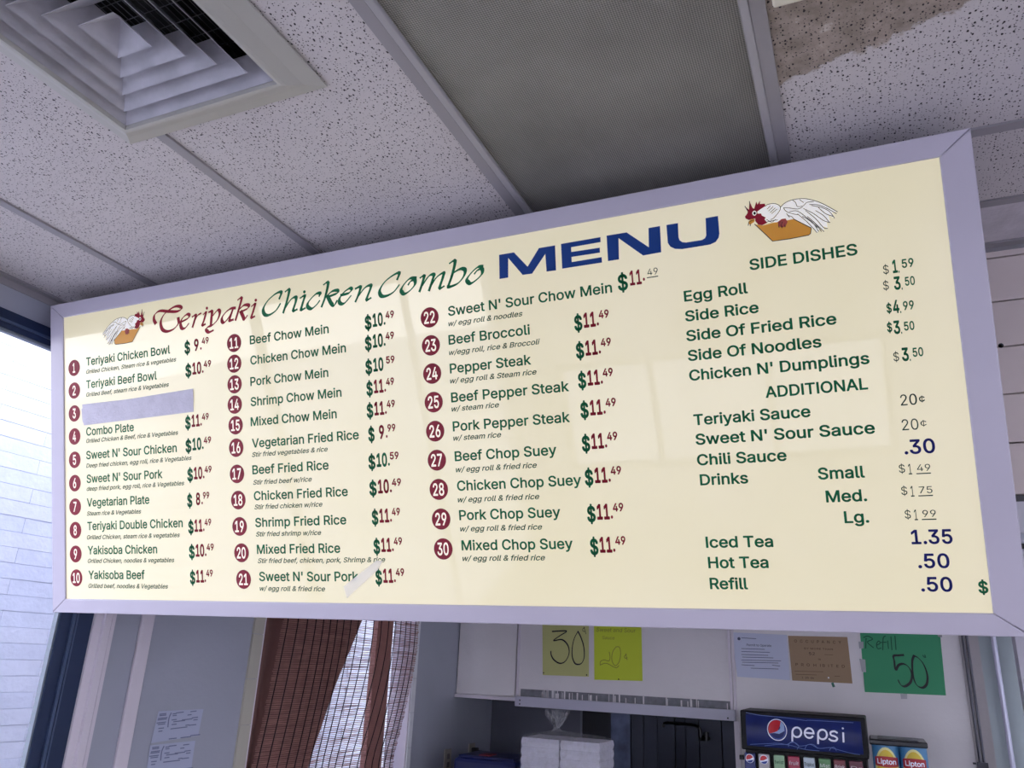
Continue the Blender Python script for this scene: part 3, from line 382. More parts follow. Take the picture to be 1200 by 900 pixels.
m_glass = mat('window_glass', (255, 255, 255), 0.0, trans=1, spec=.5); m_glass.node_tree.nodes['Principled BSDF'].inputs['IOR'].default_value = 1.0
# white casing beside the jamb, batten further along
struct('trim_1', B((XL, XL+.02, 1.892, 1.922, 0, H-.03), (XL, XL+.032, 1.922, 1.948, 0, H-.03), (XL, XL+.014, 1.948, 1.958, 0, H-.03), (XL, XL+.022, 1.958, 1.972, 0, H-.03)), m_trim)
struct('trim_2', B(XL, XL+.012, 2.09, 2.143, 0, H-.03, bev=.003), m_trim)

# casing of the blind window in short lengths
cas = struct('window_2', B((XO+.01, XL+.004, BY0+.0005, BY0+.012, BZ0, BZ1), (XO+.01, XL+.004, BY1-.012, BY1-.0005, BZ0, BZ1), (XO+.01, XL+.004, BY0+.012, BY1-.012, BZ1-.012, BZ1-.0005), (XO+.01, XL+.004, BY0+.012, BY1-.012, BZ0+.0005, BZ0+.012)), m_trim)
zc = BZ0
cm = mat('casing_cream', (186, 182, 170), .5, mottle=.05)
for k in range(9):
    h = min(.172, BZ1-zc)
    obj('casing_block', B(XL, XL+.01, BY0-.062, BY0-.002, zc+.001, zc+h-.001), cm, cas); zc += h
    if zc >= BZ1-.01: break
zc = BZ0
for k in range(9):
    h = min(.172, BZ1-zc)
    obj('casing_block', B(XL, XL+.01, BY1+.002, BY1+.04, zc+.001, zc+h-.001), mat('casing_white', (225, 225, 232), .5), cas); zc += h
    if zc >= BZ1-.01: break
obj('mullion', B(XL-.10, XL-.07, on_x(443, 735, XL-.07)[1], on_x(461, 735, XL-.07)[1], BZ0, BZ1), mat('mullion_brown', (150, 104, 96), .6), cas)
obj('pane', B(XL-.118, XL-.114, BY0+.012, BY1-.012, BZ0+.012, BZ1-.012), m_glass, cas)
obj('pane', B(XL-.014, XL-.010, -2.14, F0, W1B+.06, W1T), m_glass, win)

# street front behind the viewer, with the windows that the sign mirrors
struct('wall_front', B((XL-.13, -2.1, YF-.12, YF, 0, H+.2), (-2.1, .3, YF-.12, YF, 0, .75), (-2.1, .3, YF-.12, YF, 1.62, H+.2),
    (.3, 1.2, YF-.12, YF, 0, H+.2), (1.2, 2.6, YF-.12, YF, 2.45, H+.2), (1.2, 2.6, YF-.12, YF, 0, .15), (2.6, XR+.1, YF-.12, YF, 0, H+.2)), m_wall)
w3 = struct('window_3', B((-2.1, .3, YF-.09, YF-.03, .75, .80), (-2.1, .3, YF-.09, YF-.03, 1.57, 1.62), (-2.1, -2.05, YF-.09, YF-.03, .8, 1.57), (.25, .3, YF-.09, YF-.03, .8, 1.57)), m_navy)
for xm in (-1.35, -.5):
    obj('mullion', B(xm-.02, xm+.02, YF-.09, YF-.03, .8, 1.57), m_navy, w3)
obj('pane', B(-2.05, .25, YF-.065, YF-.06, .8, 1.57), m_glass, w3)
w4 = struct('window_4', B((1.2, 2.6, YF-.09, YF-.03, .15, .2), (1.2, 2.6, YF-.09, YF-.03, 2.40, 2.45), (1.2, 1.25, YF-.09, YF-.03, .2, 2.4), (2.55, 2.6, YF-.09, YF-.03, .2, 2.4)), m_navy)
obj('pane', B(1.25, 2.55, YF-.065, YF-.06, .2, 2.4), m_glass, w4)
struct('wall_right', B((XR, XR+.12, YF-.12, -1.6, 0, H+.2), (XR, XR+.12, -1.6, 1.6, 0, .8), (XR, XR+.12, -1.6, 1.6, 2.45, H+.2), (XR, XR+.12, 1.6, 2.6, 0, H+.2),
    (XR, XR+.12, 2.6, 4.3, 0, .9), (XR, XR+.12, 2.6, 4.3, 2.3, H+.2), (XR, XR+.12, 4.3, 5.2, 0, H+.2)), m_wall)
for k_, (ya_, yb_, za_, zb_) in enumerate(((-1.6, 1.6, .8, 2.45), (2.6, 4.3, .9, 2.3))):  # unseen windows added in the right wall to brighten ceiling and kitchen
    added_win = struct('window_%d' % (5+k_), B((XR+.03, XR+.09, ya_, yb_, za_, za_+.05), (XR+.03, XR+.09, ya_, yb_, zb_-.05, zb_), (XR+.03, XR+.09, ya_, ya_+.05, za_, zb_), (XR+.03, XR+.09, yb_-.05, yb_, za_, zb_)), m_navy)
    obj('pane', B(XR+.055, XR+.06, ya_+.05, yb_-.05, za_+.05, zb_-.05), m_glass, added_win)

# plank header over the kitchen opening
hd = struct('wall_header', B((XL, XR, YH+.012, YH+.12, CZ+.30, H+.2)), mat('header_core', (60, 52, 52), .8))
zs = [1.034, 1.004, .885, .766, .646, .527, .405]
for k in range(len(zs)-1):
    obj('plank', B(XL, XR, YH, YH+.014, CZ+zs[k+1]+.0018, CZ+zs[k]-.0018, bev=.001), m_plank, hd)
obj('shadow_strip', B(XL, XR, YH-.002, YH+.014, CZ+.388, CZ+.403), mat('gap_shade_grey', (84, 82, 86), .5), hd)  # shadow gap below the planks, put in as a dark-coloured strip
obj('fascia_board', B(XL, XR, YH-.01, YH+.014, CZ+.318, CZ+.388), mat('fascia_white', (206, 203, 212), .5), hd)
obj('fascia_board', B(XL, XR, YH-.018, YH+.014, CZ+.298, CZ+.316), mat('fascia_lip', (176, 176, 190), .4), hd)
# knot in a plank
kb = bmesh.new(); kp = on_y(1173, 405, YH); bmesh.ops.create_icosphere(kb, subdivisions=2, radius=.006, matrix=Matrix.Translation((kp[0], YH, kp[2])))
obj('knot', kb, m_black, hd)

# kitchen: back wall with its opening, recess, cabinet, right return
Xo = on_y(606, 827, YB)[0]; Xj = on_y(861, 838, YB)[0]; zo = on_y(606, 827, YB)[2]; Xe = .462
struct('ceiling_kitchen', B(XL-.12, XR, YH+.1, 5.2, 2.5, 2.6), m_wallk)
struct('wall_back', B((Xo, Xj, YB, YB+.10, zo, 2.55), (Xj, Xe, YB, YB+.10, 0, 2.55), (XL, Xj, 5.05, 5.15, 0, 2.55), (Xj, Xj+.1, YB+.1, 5.1, 0, 2.55), (Xe-.1, Xe, YB+.1, 5.15, 0, 2.55), (Xe, XR, 5.05, 5.15, 0, 2.55)), m_wallk)
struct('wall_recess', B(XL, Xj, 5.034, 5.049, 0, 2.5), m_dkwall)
cabd = thing('wall_cabinet', 'pale flat-fronted cabinet in the corner, left of the yellow price papers', 'cabinet', (XL+.2, YB, zo+.02))
def rel(o_, bmx):
    bmesh.ops.translate(bmx, verts=bmx.verts[:], vec=-Vector(o_.location)); return bmx
obj('body', rel(cabd, B(XL+.002, Xo-.012, YB+.02, YB+.42, CZ-.198, 2.49)), m_wallk, cabd)
obj('door', rel(cabd, B(XL+.006, Xo-.018, YB, YB+.02, CZ-.192, 2.47, bev=.002)), m_wallk, cabd)
obj('bottom_rail', rel(cabd, B(XL+.002, Xo-.010, YB-.012, YB+.03, CZ-.216, CZ-.198)), m_trim, cabd)
# seam boards, the proud panel carrying the price papers
struct('trim_3', B((Xo-.008, Xo+.006, YB-.006, YB+.02, zo+.053, 2.5)), m_trim)
xs = on_y(856, 800, YB)[0]
struct('trim_4', B((xs-.004, xs+.010, YB-.010, YB, CZ-.20, 2.5), (xs+.016, xs+.028, YB-.006, YB, CZ-.22, 2.5)), m_trim)
# grey torn adhesive strip with streaks
st = struct('trim_5', B(Xo+.02, xs-.006, YB-.002, YB, zo+.052, zo+.092), mat('old_adhesive', (128, 128, 136), .7, mottle=.25, mscale=30))
sb = bmesh.new()
for k in range(46):
    x = random.uniform(Xo+.12, xs-.01)
    if random.random() < .3: x = Xo+.15+.35*random.random()**1.5
    bx(sb, x, x+random.uniform(.002, .009), YB-.003, YB-.0015, zo+.052, zo+.052+.042*random.uniform(.6, 1.05))
obj('torn_streaks', sb, m_wallk, st)['kind'] = 'stuff'
bm = B((Xo, Xj+.006, YB-.035, YB-.002, zo, zo+.052, ))
sh = thing('metal_rail', 'long pale metal rail along the top edge of the kitchen opening', 'rail', (Xo, YB-.03, zo))
obj('channel', rel(sh, bm), mat('rail_metal', (190, 188, 206), .35, mottle=.05), sh)
for x in (Xo+.03, Xj-.03):
    for dz in ((.032, .012) if x < -1 else (.012,)):
        s_ = bmesh.new(); bmesh.ops.create_cone(s_, segments=10, radius1=.0045, radius2=.003, depth=.004, cap_ends=True, matrix=Matrix.Translation((x, YB-.036, zo+dz)) @ Matrix.Rotation(PI/2, 4, 'X'))
        obj('screw', rel(sh, s_), m_black, sh)
struct('trim_6', B(Xj-.004, Xj+.022, YB-.012, YB+.1, 0, zo-.002), m_trim)

# recess lining
x1 = on_y(682, 845, 5.02)[0]; x2 = on_y(717, 845, 5.02)[0]; x3 = on_y(740, 845, 5.02)[0]
ln = thing('recess_lining', 'dark stainless panels lining the kitchen opening behind the wrapped boxes', 'wall panel', (x1, 5.02, 0))
obj('edge_strip', rel(ln, B(x1-.006, x1+.006, 5.005, 5.03, .9, 2.2)), mat('edge_grey', (110, 112, 124), .5), ln)
obj('panel', rel(ln, B(x1+.006, x2, 5.01, 5.03, .3, 2.2)), mat('black_panel', (18, 20, 32), .5, metal=.3), ln)
obj('panel', rel(ln, B(x2+.003, x3, 4.99, 5.03, .3, 2.2)), m_dsteelr, ln)['label'] = 'shiny scuffed steel panel'
xx = x3; random.seed(3)
while xx < Xj-.03:
    wd = random.uniform(.06, .13); e = min(xx+wd, Xj-.002)
    obj('panel', rel(ln, B(xx+.0005, e-.0005, 5.0+random.uniform(-.006, .006), 5.03, .3, 2.2, bev=.004)), m_dsteel, ln); xx = e

# steel beyond the right end of the kitchen wall
fr = thing('steel_refrigerator', 'tall stainless steel door front right of the wall conduit', 'refrigerator', (.8, 4.9, 0))
obj('body', rel(fr, B(.475, 1.25, 4.78, 5.04, .1, 2.35)), m_steel, fr)
obj('door', rel(fr, B(.478, .86, 4.74, 4.78, .12, 2.33, bev=.006)), mat('brushed_door', (170, 180, 184), .4, metal=.7, mottle=.1), fr)
hb = bmesh.new(); fx = on_y(1172, 800, 4.70)[0]
tube(hb, [(fx, 4.70, .6), (fx, 4.70, 2.2)], .012, 10); bx(hb, fx-.01, fx+.01, 4.70, 4.74, 1.05, 1.08); bx(hb, fx-.01, fx+.01, 4.70, 4.74, 2.1, 2.13)
obj('highlight_bar', rel(fr, hb), mat('highlight_pale', (206, 206, 226), .3, metal=.4), fr)  # pale bar added in place of the vertical highlight on the steel
for sx_ in (.5, 1.2): obj('foot', rel(fr, B(sx_, sx_+.04, 4.9, 4.94, 0, .1)), m_black, fr)
xw = on_y(1189, 745, 4.2)[0]
struct('trim_7', B(xw, xw+.12, 4.2, 4.3, 0, 2.5), mat('post_white', (205, 202, 214), .5))

# outside: painted brick wall of the next building
bw = struct('wall_outside', B(-3.5, -3.31, 1.35, 6.2, -.4, 3.6), m_mortar)
bl, bh = .46, .064
bmsh = []
for q in range(4):
    b_ = bmesh.new(); d = .0015*q/3
    bx(b_, 0, .006+d, .0008, bl-.0008, .0010, bh-.0010, bev=.0006); me = bpy.data.meshes.new('brick'); bmesh.ops.recalc_face_normals(b_, faces=b_.faces[:]); b_.to_mesh(me); b_.free(); me.materials.append(m_brick if q % 2 else m_brick2); bmsh.append(me)
rows = 37; z = .62
for r in range(rows):
    for c in range(7):
        o = link('brick', random.choice(bmsh), None, bw); o.location = (-3.312, 1.36+(.23 if r % 2 else 0)+c*bl, z+r*bh); o.rotation_euler = (random.uniform(-.002, .002), 0, 0)
far_b = bmesh.new()
for r in range(rows+4):
    for c in range(5):
        y0 = 1.36+7*bl+(.23 if r % 2 else 0)+c*bl
        bx(far_b, -3.312, -3.298, y0+.002, y0+bl-.002, z+r*bh+.0016, z+(r+1)*bh-.0016)
obj('far_bricks', far_b, m_brick, bw)['kind'] = 'stuff'

# ================================================================ CEILING FITTINGS
# air diffuser
vt = thing('air_diffuser', 'square metal four-way air vent with nested louvers in the ceiling', 'vent', (-1.124, .721, H))
cx, cy = 0.0, 0.0
ho = .261; hi_ = .197; dz = -.030
def ring(bm, a, za, b, zb, c0=(0, 0), c1=(0, 0), th=None):
    A = [(c0[0]+a*s, c0[1]+a*t, za) for s, t in ((-1, -1), (1, -1), (1, 1), (-1, 1))]
    Bq = [(c1[0]+b*s, c1[1]+b*t, zb) for s, t in ((-1, -1), (1, -1), (1, 1), (-1, 1))]
    va = [bm.verts.new(p) for p in A]; vb = [bm.verts.new(p) for p in Bq]
    for k in range(4): bm.faces.new((va[k], va[(k+1) % 4], vb[(k+1) % 4], vb[k]))
    return va, vb
def solidify(o_, t):
    md = o_.modifiers.new('thickness', 'SOLIDIFY'); md.thickness = t; md.offset = 0
bm = bmesh.new()
prof = [(ho, -.001), (ho, -.005), (ho-.03, -.016), (ho-.052, -.028), (hi_+.006, dz), (hi_, dz), (hi_-.002, -.02), (hi_-.004, .05)]
prev = None
for a, z_ in prof:
    vs = [bm.verts.new((a*s, a*t, z_)) for s, t in ((-1, -1), (1, -1), (1, 1), (-1, 1))]
    if prev:
        for k in range(4): bm.faces.new((prev[k], prev[(k+1) % 4], vs[(k+1) % 4], vs[k]))
    prev = vs
obj('frame', bm, m_ventfr, vt)
bm = bmesh.new(); ring(bm, hi_-.004, .05, hi_-.004, .115); f = bm.faces.new([bm.verts.new((s*hi_, t*hi_, .115)) for s, t in ((-1, -1), (1, -1), (1, 1), (-1, 1))])
obj('duct_box', bm, m_black, vt)
for hk in (.158, .120, .082):
    bm = bmesh.new(); ring(bm, hk, -.024, hk-.042, .020); ring(bm, hk-.042, .020, hk-.050, .030)
    o = obj('louver_ring', bm, m_vent, vt); solidify(o, .0012)
bm = bmesh.new(); ring(bm, hi_-.003, -.022, hi_-.040, .020)
o = obj('louver_ring', bm, m_vent, vt); solidify(o, .0012)
bm = bmesh.new(); ring(bm, .042, -.024, .001, .018); o = obj('center_cone', bm, m_vent, vt); solidify(o, .0012)
bm = bmesh.new()
for k in range(30):
    a = -.19+k*.0131
    bx(bm, a-.0006, a+.0006, -.19, .19, .070, .0712); 
    if k % 3 == 0: bx(bm, -.19, .19, a-.0006, a+.0006, .070, .0712)
o = obj('mesh_screen', bm, mat('screen_wire', (90, 90, 96), .4, metal=.5), vt); o['kind'] = 'stuff'

# light panel
lp = thing('ceiling_light_panel', 'unlit grey prismatic lens light panel in the ceiling above the sign', 'ceiling light', (-.381, .944, H))
x0, x1_, y0, y1 = -.690-(-.381)+.013, -.073+.381-.013, .33-.944+.013, 1.572-.944-.004
fw = .016
obj('lens', B(x0+fw-.004, x1_-fw+.004, y0+fw-.004, y1-fw+.004, .006, .010), m_lens, lp)
for nm, q in (('l', (x0, x0+fw, y0, y1)), ('r', (x1_-fw, x1_, y0, y1)), ('n', (x0+fw, x1_-fw, y0, y0+fw)), ('f', (x0+fw, x1_-fw, y1-fw, y1))):
    bm = B(*q, -.006, .005, bev=.0025); obj('frame_rail', bm, mat('troffer_rail', (165, 162, 166), .35), lp)
obj('housing', B(x0+.002, x1_-.002, y0+.002, y1-.002, .04, .12), mat('housing_white', (170, 170, 170), .6), lp)

# box at the ceiling at top edge of the view
q0 = on_z(906, 11, H-.03); q1 = on_z(948, 0, H-.03)
bxr = thing('ceiling_mounted_box', 'cream plastic box fixed under the stained ceiling tile, at the top edge', 'box', (q0[0]+.1, q0[1]-.12, H-.03))
obj('cover', rel(bxr, B(q0[0], q0[0]+.2, q0[1]-.24, q0[1], H-.03, H-.008, bev=.004)), mat('cream_plastic', (222, 216, 198), .45), bxr)
obj('base', rel(bxr, B(q0[0]+.006, q0[0]+.194, q0[1]-.234, q0[1]-.006, H-.008, H+.001)), m_grid, bxr)

# ================================================================ MENU SIGN
TH = math.radians(15.2)
O3 = np.array([-.986, 1.4494, CZ+.975])
ROOT = thing('menu_board', 'large backlit cream menu sign in a white frame hung below the ceiling', 'sign', tuple(O3), (PI/2+TH, 0, 0))
nrm = np.array([0, -math.cos(TH), -math.sin(TH)]); ey = np.array([0, -math.sin(TH), math.cos(TH)])
ZP = -.004
def bp_(x, y, z=ZP):
    p = hit(x, y, O3+nrm*z, nrm)-O3
    return (p[0], p@ey)
hw, top, bot = 1.246, 0.0, -.9295
iw, it, ib = 1.190, -.0445, -.8895
def fr_part(pts, nm='frame_rail'):
    bm = bmesh.new(); n = len(pts)
    a = [bm.verts.new((p[0], p[1], 0)) for p in pts]; b = [bm.verts.new((p[0], p[1], -.03)) for p in pts]
    bm.faces.new(a); bm.faces.new(b[::-1])
    for k in range(n): bm.faces.new((a[k], b[k], b[(k+1) % n], a[(k+1) % n]))
    bmesh.ops.recalc_face_normals(bm, faces=bm.faces[:])
    bmesh.ops.bevel(bm, geom=[e for e in bm.edges if all(v.co.z > -.001 for v in e.verts)], offset=.0025, segments=2, affect='EDGES', profile=.5)
    return obj(nm, bm, m_white, ROOT)
g = .0006
fr_part([(-hw, top), (hw, top), (iw, it), (-iw, it)])
fr_part([(-hw, bot), (-iw, ib), (iw, ib), (hw, bot)])
fr_part([(-hw, top-g*2), (-iw, it-g), (-iw, ib+g), (-hw, bot+g*2)])
fr_part([(hw, top-g*2), (hw, bot+g*2), (iw, ib+g), (iw, it-g)])
obj('case', B((-hw+.004, hw-.004, bot+.004, top-.004, -.15, -.03)), mat('case_white', (170, 166, 180), .4), ROOT)
# backlit acrylic face
m_face = bpy.data.materials.new('backlit_acrylic'); m_face.use_nodes = True
n = m_face.node_tree.nodes; L = m_face.node_tree.links; b = n['Principled BSDF']
b.inputs['Base Color'].default_value = lin((200, 190, 156)); b.inputs['Roughness'].default_value = .35
b.inputs['Coat Weight'].default_value = 1; b.inputs['Coat Roughness'].default_value = .02; b.inputs['Coat IOR'].default_value = 1.5
b.inputs['Emission Strength'].default_value = .40
tcn = n.new('ShaderNodeTexCoord'); nz = n.new('ShaderNodeTexNoise'); nz.inputs['Scale'].default_value = 2.2; nz.inputs['Detail'].default_value = 5; L.new(tcn.outputs['Object'], nz.inputs['Vector'])
r_ = n.new('ShaderNodeValToRGB'); L.new(nz.outputs['Fac'], r_.inputs[0])
r_.color_ramp.elements[0].position = .3; r_.color_ramp.elements[0].color = lin((246, 238, 196)); r_.color_ramp.elements[1].position = .7; r_.color_ramp.elements[1].color = lin((252, 244, 214))
L.new(r_.outputs[0], b.inputs['Emission Color'])
bm = B(-iw-.004, iw+.004, ib-.004, it+.004, ZP-.004, ZP)
o = link('face_panel', bpy.data.meshes.new('face_panel'), m_face, ROOT); bm.to_mesh(o.data); bm.free()
# hangers to the ceiling
for x in (-1.0, 0, 1.0):
    hb = bmesh.new(); tube(hb, [(x, -.03, -.09), (x, .05, -.105)], .004, 8); obj('hanger', hb, m_grid, ROOT)

def zm(ox, oy, k): return lambda x, y: bp_(ox+x/k, oy+y/k)
Z1, Z2, Z3 = ZP, ZP+.0004, ZP+.0008
def line(f, s, x0, y0, x1, y1, h, nm, m, bold=.030, shear=0, ys=None):
    a = f(x0, y0); b_ = f(x1, y1)
    return text(nm, ROOT, s, a[0], (a[1]+b_[1])/2, h, m, width=b_[0]-a[0], z=Z1, bold=bold, shear=shear)[0]
def badge(f, s, x, y):
    c = f(x, y); bm = bmesh.new(); disc(bm, c[0], c[1], .0248, .0248, Z1)
    o = obj('number_badge', bm, m_badge, ROOT)
    wd = .0135 if len(s) == 1 else .030
    text('numeral', o, s, c[0]-.0005, c[1]-.0140, .028, m_bw, width=wd*(.78 if s in ('1',) else 1), z=Z2, bold=.032, center=True)
def price(f, num, cents, x0, xn, yn, x1, green=False, dot=True):
    mm = m_green if green else m_red
    a = f(x0, yn+8)[0]; e = f(x1, yn)[0]; y = f(xn, yn)[1]
    w = e-a; q = 3.6+(.9 if len(num) > 1 else 0)
    # widths shared out by glyph counts: sign, digits, point+cents
    ws = .235; wc = .27; gap = .02
    if len(num) == 1: dx0 = a+w*.40; dw = w*.19
    else: dx0 = a+w*.275; dw = w*.345
    text('dollar_sign', ROOT, '$', a, y-.0045, .0315, m_green, width=w*ws, z=Z1, bold=.055)
    text('price_digits', ROOT, num, dx0, y, .0305, mm, width=dw, z=Z1, bold=.058)
    if dot: text('price_point', ROOT, '.', a+w*.645, y+.001, .0300, mm, width=w*.06, z=Z1, bold=.03)
    text('price_cents', ROOT, cents, a+w*.715, y+.0155, .0165, m_red, width=w*.285, z=Z1, bold=.05)

fA, fB, fC = zm(60, 340, 6), zm(60, 470, 6), zm(60, 580, 6)
fD, fE, fF, fG = zm(250, 340, 5), zm(250, 510, 4.5), zm(480, 310, 4), zm(480, 480, 4)
fH, fI = zm(790, 270, 3.75), zm(790, 460, 2.927)
h1, h2, h3, h4, hs = .0232, .0226, .0222, .0215, .0118
for f, s, *c in ((fA, 'Teriyaki Chicken Bowl', 247, 533, 837, 442), (fA, 'Teriyaki Beef Bowl', 247, 693, 743, 625),
    (fB, 'Combo Plate', 247, 243, 582, 210), (fB, "Sweet N' Sour Chicken", 247, 408, 884, 357), (fB, "Sweet N' Sour Pork", 250, 577, 783, 538),
    (fC, 'Vegetarian Plate', 252, 85, 691, 57), (fC, 'Teriyaki Double Chicken', 255, 250, 926, 222), (fC, 'Yakisoba Chicken', 258, 418, 746, 408), (fC, 'Yakisoba Beef', 263, 593, 658, 587)):
    line(f, s, *c, h1, 'dish_name', m_green)
for f, s, *c in ((fA, 'Grilled Chicken, Steam rice & vegetables', 247, 592, 880, 497), (fA, 'Grilled Beef, steam rice & Vegetables', 247, 752, 828, 675),
    (fB, 'Grilled Chicken & Beef, rice & Vegetables', 247, 300, 893, 230), (fB, 'Deep fried chicken, egg roll, rice & Vegetables', 247, 472, 988, 410),
    (fB, 'deep fried pork, egg roll, rice & Vegetables', 250, 635, 936, 587), (fC, 'Steam rice & Vegetables', 252, 147, 633, 128),
    (fC, 'Grilled Chicken, steam rice & vegetables', 252, 315, 905, 293), (fC, 'Grilled Chicken, noodles & vegetables', 258, 482, 866, 468), (fC, 'Grilled beef, noodles & Vegetables', 263, 658, 822, 653),
    (fE, 'Stir fried vegetables & rice', 205, 115, 604, 84), (fE, 'Stir fried beef w/rice', 211, 262, 520, 242), (fE, 'Stir fried chicken w/rice', 218, 392, 576, 374),
    (fE, 'Stir fried shrimp w/rice', 226, 536, 569, 523), (fE, 'Stir fried beef, chicken, pork, Shrimp & rice', 236, 678, 907, 664), (fE, 'w/ egg roll & fried rice', 246, 823, 590, 819),
    (fF, 'w/ egg roll & noodles', 183, 290, 530, 240), (fF, 'w/egg roll, rice & Broccoli', 186, 425, 612, 372), (fF, 'w/ egg roll & Steam rice', 191, 558, 596, 513), (fF, 'w/ steam rice', 198, 690, 420, 667),
    (fG, 'w/ steam rice', 206, 147, 430, 127), (fG, 'w/ egg roll & fried rice', 218, 295, 597, 270), (fG, 'w/ egg roll & fried rice', 227, 435, 609, 418),
    (fG, 'w/ egg roll & fried rice', 238, 572, 622, 560), (fG, 'w/ egg roll & fried rice', 249, 710, 636, 705)):
    line(f, s, *c, hs, 'dish_note', m_sub, bold=.024, shear=.25)
for f, s, *c in ((fD, 'Beef Chow Mein', 215, 318, 677, 250), (fD, 'Chicken Chow Mein', 218, 437, 778, 362), (fD, 'Pork Chow Mein', 218, 562, 675, 506), (fD, 'Shrimp Chow Mein', 220, 682, 752, 620), (fD, 'Mixed Chow Mein', 220, 800, 724, 745),
    (fE, 'Vegetarian Fried Rice', 205, 68, 768, 17), (fE, 'Beef Fried Rice', 207, 208, 609, 177), (fE, 'Chicken Fried Rice', 215, 347, 710, 315), (fE, 'Shrimp Fried Rice', 222, 488, 702, 464), (fE, 'Mixed Fried Rice', 231, 630, 670, 613), (fE, "Sweet N' Sour Pork", 243, 772, 766, 765)):
    line(f, s, *c, h2, 'dish_name', m_green)
for f, s, *c in ((fF, "Sweet N' Sour Chow Mein", 182, 245, 950, 125), (fF, 'Beef Broccoli', 184, 377, 565, 325), (fF, 'Pepper Steak', 190, 512, 570, 465), (fF, 'Beef Pepper Steak', 196, 648, 748, 590),
    (fG, 'Pork Pepper Steak', 204, 105, 752, 53), (fG, 'Beef Chop Suey', 213, 242, 690, 210), (fG, 'Chicken Chop Suey', 224, 382, 806, 350), (fG, 'Pork Chop Suey', 234, 520, 708, 500), (fG, 'Mixed Chop Suey', 245, 662, 766, 648)):
    line(f, s, *c, h3, 'dish_name', m_green)
for f, s, *c in ((fH, 'SIDE DISHES', 333, 175, 807, 105), (fH, 'Egg Roll', 45, 312, 325, 275), (fH, 'Side Rice', 50, 400, 373, 360), (fH, 'Side Of Fried Rice', 55, 487, 715, 410), (fH, 'Side Of Noodles', 62, 575, 649, 510), (fH, "Chicken N' Dumplings", 68, 660, 860, 585), (fH, 'ADDITIONAL', 403, 735, 853, 697),
    (fI, 'Teriyaki Sauce', 68, 112, 469, 82), (fI, "Sweet N' Sour Sauce", 75, 180, 690, 138), (fI, 'Chili Sauce', 80, 250, 387, 232), (fI, 'Drinks', 90, 318, 255, 310), (fI, 'Small', 495, 298, 655, 290), (fI, 'Med.', 522, 375, 663, 372), (fI, 'Lg.', 585, 447, 670, 445),
    (fI, 'Iced Tea', 110, 533, 341, 527), (fI, 'Hot Tea', 118, 602, 325, 600), (fI, 'Refill', 124, 675, 254, 672)):
    line(f, s, *c, h4, 'menu_line', m_green, bold=.036)
for f, s, x, y in ((fA, '1', 162, 547), (fA, '2', 163, 706), (fA, '3', 164, 867), (fB, '4', 165, 249), (fB, '5', 166, 413), (fB, '6', 167, 577), (fB, '7', 169, 743), (fC, '8', 171, 248), (fC, '9', 173, 415), (fC, '10', 178, 583),
    (fD, '11', 122, 310), (fD, '12', 123, 431), (fD, '13', 125, 552), (fD, '14', 126, 671), (fD, '15', 131, 792), (fE, '16', 121, 66), (fE, '17', 125, 204), (fE, '18', 132, 342), (fE, '19', 139, 481), (fE, '20', 149, 620), (fE, '21', 160, 760),
    (fF, '22', 94, 248), (fF, '23', 100, 379), (fF, '24', 106, 511), (fF, '25', 113, 645), (fG, '26', 120, 101), (fG, '27', 128, 237), (fG, '28', 137, 374), (fG, '29', 148, 513), (fG, '30', 158, 653)):
    badge(f, s, x, y)
for f, nm_, ce, a_, xn, yn, e_, gr in ((fA, '9', '49', 938, 1030, 422, 1110, 0), (fA, '10', '49', 944, 1040, 585, 1127, 0), (fB, '11', '49', 943, 1025, 175, 1110, 0), (fB, '10', '49', 945, 1030, 340, 1127, 1), (fB, '10', '49', 958, 1035, 545, 1130, 0), (fB, '8', '99', 957, 1030, 727, 1114, 0),
    (fC, '11', '49', 965, 1035, 255, 1127, 0), (fC, '10', '49', 970, 1045, 430, 1145, 0), (fC, '11', '49', 977, 1055, 612, 1138, 0),
    (fD, '10', '49', 888, 970, 208, 1062, 1), (fD, '10', '49', 889, 975, 330, 1062, 1), (fD, '10', '59', 892, 980, 470, 1065, 1), (fD, '11', '49', 898, 975, 598, 1062, 0), (fD, '11', '49', 900, 980, 728, 1067, 0), (fD, '9', '99', 909, 982, 868, 1070, 0),
    (fE, '10', '59', 819, 890, 163, 980, 1), (fE, '10', '49', 824, 897, 303, 993, 0), (fE, '11', '49', 837, 910, 457, 987, 0), (fE, '11', '49', 846, 917, 612, 998, 0), (fE, '11', '49', 856, 927, 775, 1009, 0),
    (fF, '11', '49', 773, 850, 290, 938, 0), (fF, '11', '49', 781, 860, 421, 948, 0), (fF, '11', '49', 791, 867, 562, 957, 0), (fF, '11', '49', 802, 880, 702, 971, 0),
    (fG, '11', '49', 809, 885, 180, 978, 0), (fG, '11', '49', 823, 903, 340, 996, 0), (fG, '11', '49', 834, 912, 512, 1006, 0), (fG, '11', '49', 848, 925, 667, 1016, 0)):
    price(f, nm_, ce, a_, xn, yn, e_, bool(gr), dot=not (nm_ == '10' and ce == '59' and f is fD))
def seg(f, s, x0, y0, x1, h, m, nm='price_digits', bold=.012, u=False, shear=0):
    a = f(x0, y0); b_ = f(x1, y0)
    o, _ = text(nm, ROOT, s, a[0], a[1], h, m, width=b_[0]-a[0], z=Z1, bold=bold, shear=shear)
    if u:
        bm = bmesh.new(); poly(bm, [(a[0]-.002, a[1]-.0055), (b_[0], a[1]-.0055), (b_[0], a[1]-.0035), (a[0]-.002, a[1]-.0035)], Z1); obj('underline', bm, m, ROOT)
# row 22
seg(fF, '$', 978, 122, 1026, .0330, m_green, 'dollar_sign', .045); seg(fF, '11', 1034, 97, 1090, .0305, m_red, bold=.042); seg(fF, '.', 1094, 75, 1104, .030, m_red, 'price_point', .02); seg(fF, '49', 1116, 52, 1165, .0145, m_dg, 'price_cents', -.005, u=True)
